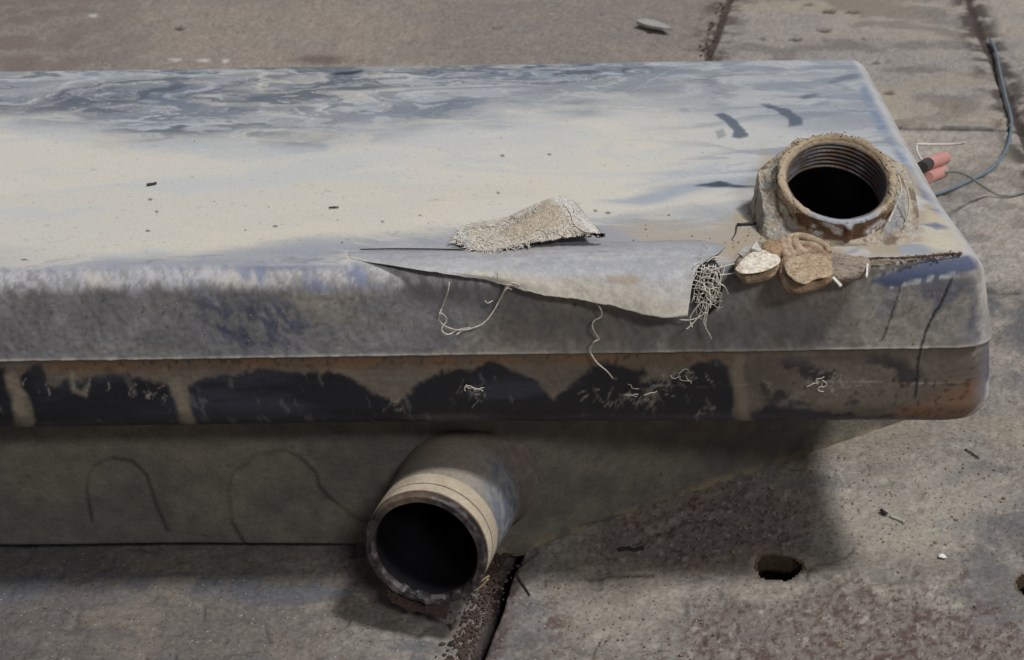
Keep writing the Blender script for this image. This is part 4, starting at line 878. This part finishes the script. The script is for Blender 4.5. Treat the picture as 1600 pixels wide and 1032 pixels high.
    g = Geo(); g.tube(smooth_path([PZ(u, v, ZT+h) for u, v, h in ((826, 388, .003), (828, 374, .006), (838, 358, .010), (852, 354, .012), (862, 362, .011))], 8), .0004, 5, .2)
    add(g.build('loose_thread', M_thread, None))
    g = Geo(); g.tube(smooth_path([Pf[i_, j_]+N[i_, j_]*.0004 for i_, j_ in ((64, 138), (50, 144), (36, 152), (22, 164), (8, 178))], 8), .0005, 5, .2)
    add(g.build('seam_thread', M_thread, None))
cloth()

# ------------------------------------------------------------------ dried sealant lumps on the edge
def dome(name, out, z0, h, mat, colf, lab=None, parent=tank, prof=(1.0, .55), tilt=(0, 0), seed=0, rough_amp=.0010, drop=.004):
    pts = np.array([PZ(u, v, z0) for u, v in out]); pts = np.vstack([pts, pts[:1]]); p = smooth_path(list(pts), 12)[:-1]; n = len(p); c = p.mean(0)
    rings = []
    for t in np.linspace(0, 1, 6, endpoint=False): q = c+(p-c)*(.86+.14*math.sin(t*math.pi/2)); q[:, 2] = z0-drop*(1-t); rings.append(q)
    e = prof[1]
    for t in np.linspace(0, 1, 34):
        s_ = 1-t; q = c+(p-c)*s_; q[:, 2] = z0+h*(1-s_**(1/e*2.2))**e+tilt[0]*(q[:, 0]-c[0])+tilt[1]*(q[:, 1]-c[1]); rings.append(q)
    V = np.array(rings); V0 = V.copy(); D = V-(c-np.array([0, 0, .004])); D /= np.linalg.norm(D, axis=-1)[..., None]+1e-9
    V = V+D*((fbm(V0*150, 4, seed)-.5)*rough_amp*2.5+(fbm(V0*500, 3, seed+5)-.5)*rough_amp*.8)[..., None]
    U, W_ = proj(V0); C = colf(V0, U, W_)
    o = mesh_obj(name, V, gridq(len(rings), n, 0, True), mat, None, C); setparent(o, parent)
    if lab: tag(o, lab)
    return o
def cf(base, alt, dark, s):
    def f(P, U, V):
        a = fbm(P*110, 4, s); b = fbm(P*300, 3, s+3); C = np.zeros(U.shape+(3,))+lin(*base); C = mix(C, lin(*alt), ss(a, .46, .6)*.8); C = mix(C, lin(*dark), ss(b, .62, .74)*.7); return C*(1+(b-.5)[..., None]*.5)
    return f
brown = cf((176, 156, 134), (152, 130, 108), (104, 84, 66), 1201)
dome('sealant_lump', [(1148, 424), (1152, 408), (1175, 392), (1205, 384), (1224, 394), (1226, 410), (1216, 426), (1190, 434), (1165, 438)], ZT+.0005, .0065, M_mud, brown, 'brown lump under a white flake', seed=1203, drop=.0035)
dome('white_flake', [(1149, 420), (1160, 405), (1185, 393), (1205, 397), (1219, 404), (1215, 414), (1190, 424), (1160, 426)], ZT+.0068, .0012, M_mud, cf((232, 224, 208), (214, 200, 178), (150, 130, 104), 1205), 'white chalky flake on the lump', seed=1207, rough_amp=.0004, drop=.0012, tilt=(.02, .06))
dome('sealant_lump', [(1214, 434), (1216, 414), (1232, 400), (1262, 394), (1292, 400), (1304, 416), (1302, 436), (1280, 446), (1248, 452), (1224, 448)], ZT+.001, .0075, M_mud, cf((172, 148, 124), (148, 122, 98), (100, 78, 60), 1209), 'rounded brown lump', seed=1211, drop=.004)
dome('sealant_lump', [(1228, 426), (1226, 411), (1245, 400), (1275, 398), (1292, 402), (1302, 422), (1296, 432), (1275, 436), (1258, 444), (1240, 438)], ZT+.0085, .0012, M_mud, cf((196, 176, 150), (178, 156, 130), (124, 104, 84), 1213), 'flat tan crust on the rounded lump', seed=1215, rough_amp=.0006, drop=.0012)
dome('sealant_lump', [(1288, 408), (1300, 401), (1335, 408), (1357, 411), (1357, 428), (1330, 434), (1300, 436), (1286, 426)], ZT+.0015, .0042, M_mud, cf((158, 144, 130), (136, 124, 116), (98, 78, 62), 1217), 'flat grey brown tongue beside the rounded lump', seed=1219, drop=.003, prof=(1, .3), rough_amp=.0006)
dome('sealant_lump', [(1258, 398), (1258, 388), (1275, 384), (1296, 388), (1298, 398), (1280, 402)], ZT+.002, .0055, M_mud, cf((166, 142, 114), (146, 122, 96), (96, 74, 56), 1221), seed=1223, drop=.004)
dome('sealant_lump', [(1185, 398), (1190, 388), (1212, 383), (1224, 390), (1224, 402), (1205, 410)], ZT+.004, .006, M_mud, cf((168, 142, 114), (150, 124, 98), (96, 74, 56), 1225), seed=1227)
# wrinkled folded skin between them and the neck
g = Geo(); cols = []
for i, (pl, r) in enumerate((([(1224, 373), (1222, 384), (1226, 396), (1234, 402)], .0030), ([(1232, 372), (1231, 384), (1236, 396), (1246, 400)], .0028), ([(1242, 372), (1243, 382), (1250, 392), (1262, 396)], .0030),
                             ([(1228, 372), (1248, 370), (1270, 376), (1288, 384), (1296, 393)], .0027), ([(1248, 380), (1262, 384), (1276, 388), (1284, 394)], .0026))):
    p = smooth_path([PZ(u, v, ZT+.0065) for u, v in pl], 10); k = len(p); rad = r*np.sin(np.linspace(.5, math.pi-.45, k))**.6*(1+.05*np.sin(np.arange(k)*.3+i)); g.tube(p, rad, 14)
o = g.build('folded_skin', material('tan_skin', (.42, .32, .22), .7, .3, n_scale=200, n_amt=.35, b_str=.4, b_dist=.0004), None); setparent(o, tank); tag(o, 'wrinkled tan fold of sealant at the foot of the neck')
def shard(name, pl, z, mat, parent=tank, th=.0008, lab=None, lift=None):
    lift = lift or [0]*len(pl); top = np.array([PZ(u, v, z+l) for (u, v), l in zip(pl, lift)]); n = len(pl); bot = top-np.array([0, 0, th])
    F_ = [list(range(n))[::-1], list(range(n, 2*n))]+[[i, (i+1) % n, n+(i+1) % n, n+i] for i in range(n)]
    o = mesh_obj(name, np.vstack([top, bot]), F_, mat, None, smooth=False)
    if parent is not None: setparent(o, parent)
    if lab: tag(o, lab)
    return o
shard('white_chip', [(1174, 388), (1183, 376), (1189, 379), (1190, 391), (1182, 390)], ZT+.010, M_white, lift=[0, .004, .004, 0, 0])
shard('white_chip', [(1153, 396), (1164, 386), (1176, 384), (1170, 392), (1160, 400)], ZT+.007, M_chip)
shard('white_chip', [(1300, 434), (1303, 432), (1316, 445), (1312, 447)], ZT+.005, M_white)
shard('white_chip', [(1354, 412), (1357, 412), (1356, 432), (1353, 432)], ZT+.006, M_white)
# crumbs around lumps and on top of the tank
g = Geo()
for _ in range(80):
    if RS.rand() < .5: u, v = RS.uniform(1080, 1240), RS.uniform(355, 408)
    elif RS.rand() < .6: u, v = RS.uniform(480, 1150), RS.uniform(330, 385)
    else: u, v = RS.uniform(-50, 1300), RS.uniform(150, 400)
    if 700 < u < 950 and 300 < v < 395: continue
    crumb_geo(PZ(u, v, ZT+.0006), RS.uniform(.0002, .0007), g, .7)
o = g.build('grit', M_tan, None, smooth=False); tag(o, 'fine tan grit scattered over the top of the tank', 'grit', kind='stuff')
def twig(name, pl, z, r, mat, lab, cat, group=None):
    g = Geo(); g.tube(smooth_path([PZ(u, v, z) for u, v in pl], 6), r, 6, .4); o = g.build(name, mat, None); tag(o, lab, cat, group); return o
twig('twig', [(1152, 351), (1168, 350), (1186, 349)], ZT+.0014, .0009, M_black, 'short black twig on the tank just left of the filler neck', 'twig')
twig('twig', [(1151, 352), (1150, 363), (1144, 374)], ZT+.0010, .00035, M_brown, 'hair thin brown twig on the tank left of the filler neck', 'twig')
twig('splinter', [(229, 289), (237, 288), (244, 286)], ZT+.0012, .0008, M_brown, 'tiny dark splinter alone on the dusty left part of the tank top', 'splinter')
twig('splinter', [(514, 325), (521, 324), (529, 324)], ZT+.0010, .0005, M_brown, 'tiny brown splinter on the tank left of the cloth scrap', 'splinter')
# crumbs stuck on the front wall
g = Geo()
for _ in range(160):
    u = RS.uniform(-60, 1540); v = RS.uniform(455, 545); crumb_geo(PY(u, v, -.0012-.0016*(v-455)/90), RS.uniform(.0002, .0006)*(1+(RS.rand() < .06)*.9), g, 1)
o = g.build('stuck_grit', M_tan, None, smooth=False); setparent(o, tank); tag(o, kind='stuff')

# ------------------------------------------------------------------ connectors and wires beyond the right edge
def cyl(P0, P1, r, hole, mat, name, n=20):
    g = Geo(); ax = P1-P0; ax = ax/np.linalg.norm(ax); ex = np.cross(ax, [0, 0, 1.]); ex /= np.linalg.norm(ex); ey = np.cross(ex, ax); th = np.linspace(0, 2*math.pi, n, endpoint=False)
    L = np.linalg.norm(P1-P0); pr = [(.001*0, 0), (r*.9, 0), (r, .0006), (r, L*.62), (r*1.06, L*.65), (r*1.06, L*.70), (r, L*.73), (r, L-.0006), (r*.92, L), (hole, L), (hole, L-.008), (.0001, L-.008)]
    V = np.array([P0+ax*h+q*(np.cos(th)[:, None]*ex+np.sin(th)[:, None]*ey) for q, h in pr]); g.add(V.reshape(-1, 3), gridq(len(pr), n, 0, True)); return g.build(name, mat, None, smooth=False)
def side_y(u, v, x):      # point of the ray at plane X = x
    d = ray(u, v); return CAM+d*((x-CAM[0])/d[0])
conA = empty('wire_connector', tuple(side_y(1452, 255, xr_f+.045))); tag(conA, 'upper pink plastic connector sticking out behind the right edge of the tank', 'connector', 'pink connectors at the tank edge')
inv = Matrix.Translation(-Vector(conA.location))
o = cyl(side_y(1450, 256, .305), side_y(1476, 247, .330), .0050, .003, M_pink, 'sleeve'); o.parent = conA; o.matrix_parent_inverse = inv
o = cyl(side_y(1440, 262, .29), side_y(1451, 256, .306), .0044, .003, M_darkpl, 'greasy_collar'); o.parent = conA; o.matrix_parent_inverse = inv
conB = empty('wire_connector', tuple(side_y(1462, 270, .31))); tag(conB, 'lower pink plastic connector with the grey green wire, behind the right edge of the tank', 'connector', 'pink connectors at the tank edge')
inv = Matrix.Translation(-Vector(conB.location))
o = cyl(side_y(1450, 278, .300), side_y(1474, 269, .325), .0046, .0025, M_pink, 'sleeve'); o.parent = conB; o.matrix_parent_inverse = inv
o = mesh_obj('wire_hole', *(lambda c: (np.array([c+np.array([a*.0022, -.0052, b*.0015]) for a, b in ((-1, 0), (-.6, .8), (.6, .8), (1, 0), (.6, -.8), (-.6, -.8))]+[c+np.array([a*.0022, .0, b*.0015]) for a, b in ((-1, 0), (-.6, .8), (.6, .8), (1, 0), (.6, -.8), (-.6, -.8))]), [[0, 1, 2, 3, 4, 5]]+[[i, i+6, (i+1) % 6+6, (i+1) % 6] for i in range(6)]))(side_y(1461, 273, .3115)), M_darkpl, smooth=False); o.parent = conB; o.matrix_parent_inverse = inv
def wire(pl, mat, r, name, lab, zf):
    g = Geo(); g.tube(smooth_path([PZ(u, v, zf(i)) for i, (u, v) in enumerate(pl)], 12), r, 10); o = g.build(name, mat, None); tag(o, lab, 'wire'); return o
wire([(1547, 62), (1556, 80), (1562, 110), (1571, 150), (1580, 185), (1579, 210), (1570, 238), (1548, 265), (1520, 280), (1490, 294), (1455, 306), (1410, 316)], M_bluew, .0019, 'wire', 'blue grey wire curving down from the top right across the concrete', lambda i: .0035)
g = Geo(); P_ = [side_y(1470, 270, .322), side_y(1482, 268, .330)]+[PZ(u, v, z) for u, v, z in ((1497, 269, .09), (1512, 275, .06), (1528, 286, .03), (1545, 297, .010), (1562, 305, .0035), (1580, 306, .0035), (1605, 299, .0035), (1660, 285, .0035))]
g.tube(smooth_path(P_, 12), .0014, 10); o = g.build('wire', M_greenw, None); tag(o, 'thin grey green wire running from the lower pink connector to the right', 'wire')
g = Geo(); g.tube(smooth_path([side_y(1440, 250, .30), side_y(1434, 240, .301), side_y(1432, 229, .303), side_y(1434, 226, .304), side_y(1450, 226, .312), side_y(1480, 226, .33), side_y(1498, 225, .338), side_y(1508, 223, .342)], 8), .0010, 8)
o = g.build('wire', M_whitew, None); tag(o, 'short stiff white wire bent at a right angle behind the tank edge', 'wire')

# ------------------------------------------------------------------ small things on the floor
def flake(name, pl, mat, lab, cat, z=.004, th=.003, group=None, lift=None):
    o = shard(name, pl, z, mat, None, th, None, lift); tag(o, lab, cat, group); return o
o = flake('stone_flake', [(994, 33), (1003, 29), (1020, 31), (1040, 38), (1050, 44), (1038, 44), (1010, 39)], M_chip, 'pale pointed flake with a dark underside lying on the floor behind the tank', 'flake', .010, .004)
twig('debris_stick', [(966, 860), (980, 857), (990, 860), (1005, 856)], .0016, .0012, M_black, 'small black flake on the shaded floor right of the stub pipe', 'debris')
twig('debris_stick', [(1508, 702), (1518, 708), (1530, 716)], .0010, .0006, M_brown, 'thin dark stick on the floor near the right edge, below the tank corner', 'stick')
twig('debris_stick', [(1391, 807), (1402, 811), (1413, 816)], .0012, .0012, M_chip, 'grey stub on the open floor right of the tank shadow', 'stub')
twig('debris_stick', [(1377, 797), (1381, 801), (1386, 803)], .0022, .0014, M_darkpl, 'tiny grey crumb just beside the grey stub', 'crumb')
twig('debris_stick', [(806, 895), (815, 910), (828, 930)], .0012, .0006, M_brown, 'thin brown twig on the floor right of the joint by the pipe', 'twig')
g = Geo(); crumb_geo(PZ(1473, 870, .002), .0028, g); o = g.build('pebble', M_white, None, smooth=False); tag(o, 'small white pebble on the floor right of the round hole', 'pebble')
g = Geo(); crumb_geo(PZ(704, 1006, .002)+np.array([-.13, 0, 0])*0, .0016, g); o = g.build('pebble', M_black, None, smooth=False); tag(o, 'tiny black crumb on the floor under the stub pipe near the lower border', 'crumb')
g = Geo()
for _ in range(1500):
    u = RS.uniform(850, 1620) if RS.rand() < .8 else RS.uniform(0, 850); v = RS.uniform(670, 1040) if RS.rand() < .9 else RS.uniform(470, 640)
    if u < 850 and v < 925: continue
    if 1170 < u < 1262 and 858 < v < 912: continue
    if u > 1575 and 880 < v < 935: continue
    if v < 640 and u < 1552: continue
    if v < 870 and u < 1250 and v < 870-(u-815)*.36: continue
    crumb_geo(PZ(u, v, .0006), RS.uniform(.0003, .0010)*(1+(RS.rand() < .05)*.8), g, .7)
o = g.build('floor_grit', M_tan, None, smooth=False); tag(o, 'fine grit strewn over the concrete floor', 'grit', kind='stuff')
g = Geo()
for _ in range(520):
    t = RS.rand(); u = np.interp(t, [0, 1], [806, 735])+RS.normal(-22, 13); v = 866+t*170; crumb_geo(PZ(u, v, .001), RS.uniform(.0004, .0016), g, .8)
for _ in range(70):
    t = RS.rand(); u = np.interp(t, [0, 1], [1136, 1100])+RS.normal(0, 6); v = t*96; crumb_geo(PZ(u, v, .001), RS.uniform(.001, .003), g, .5)
o = g.build('joint_rubble', M_brown, None, smooth=False); tag(o, 'dark crumbly dirt along the slab joint', 'dirt', kind='stuff')
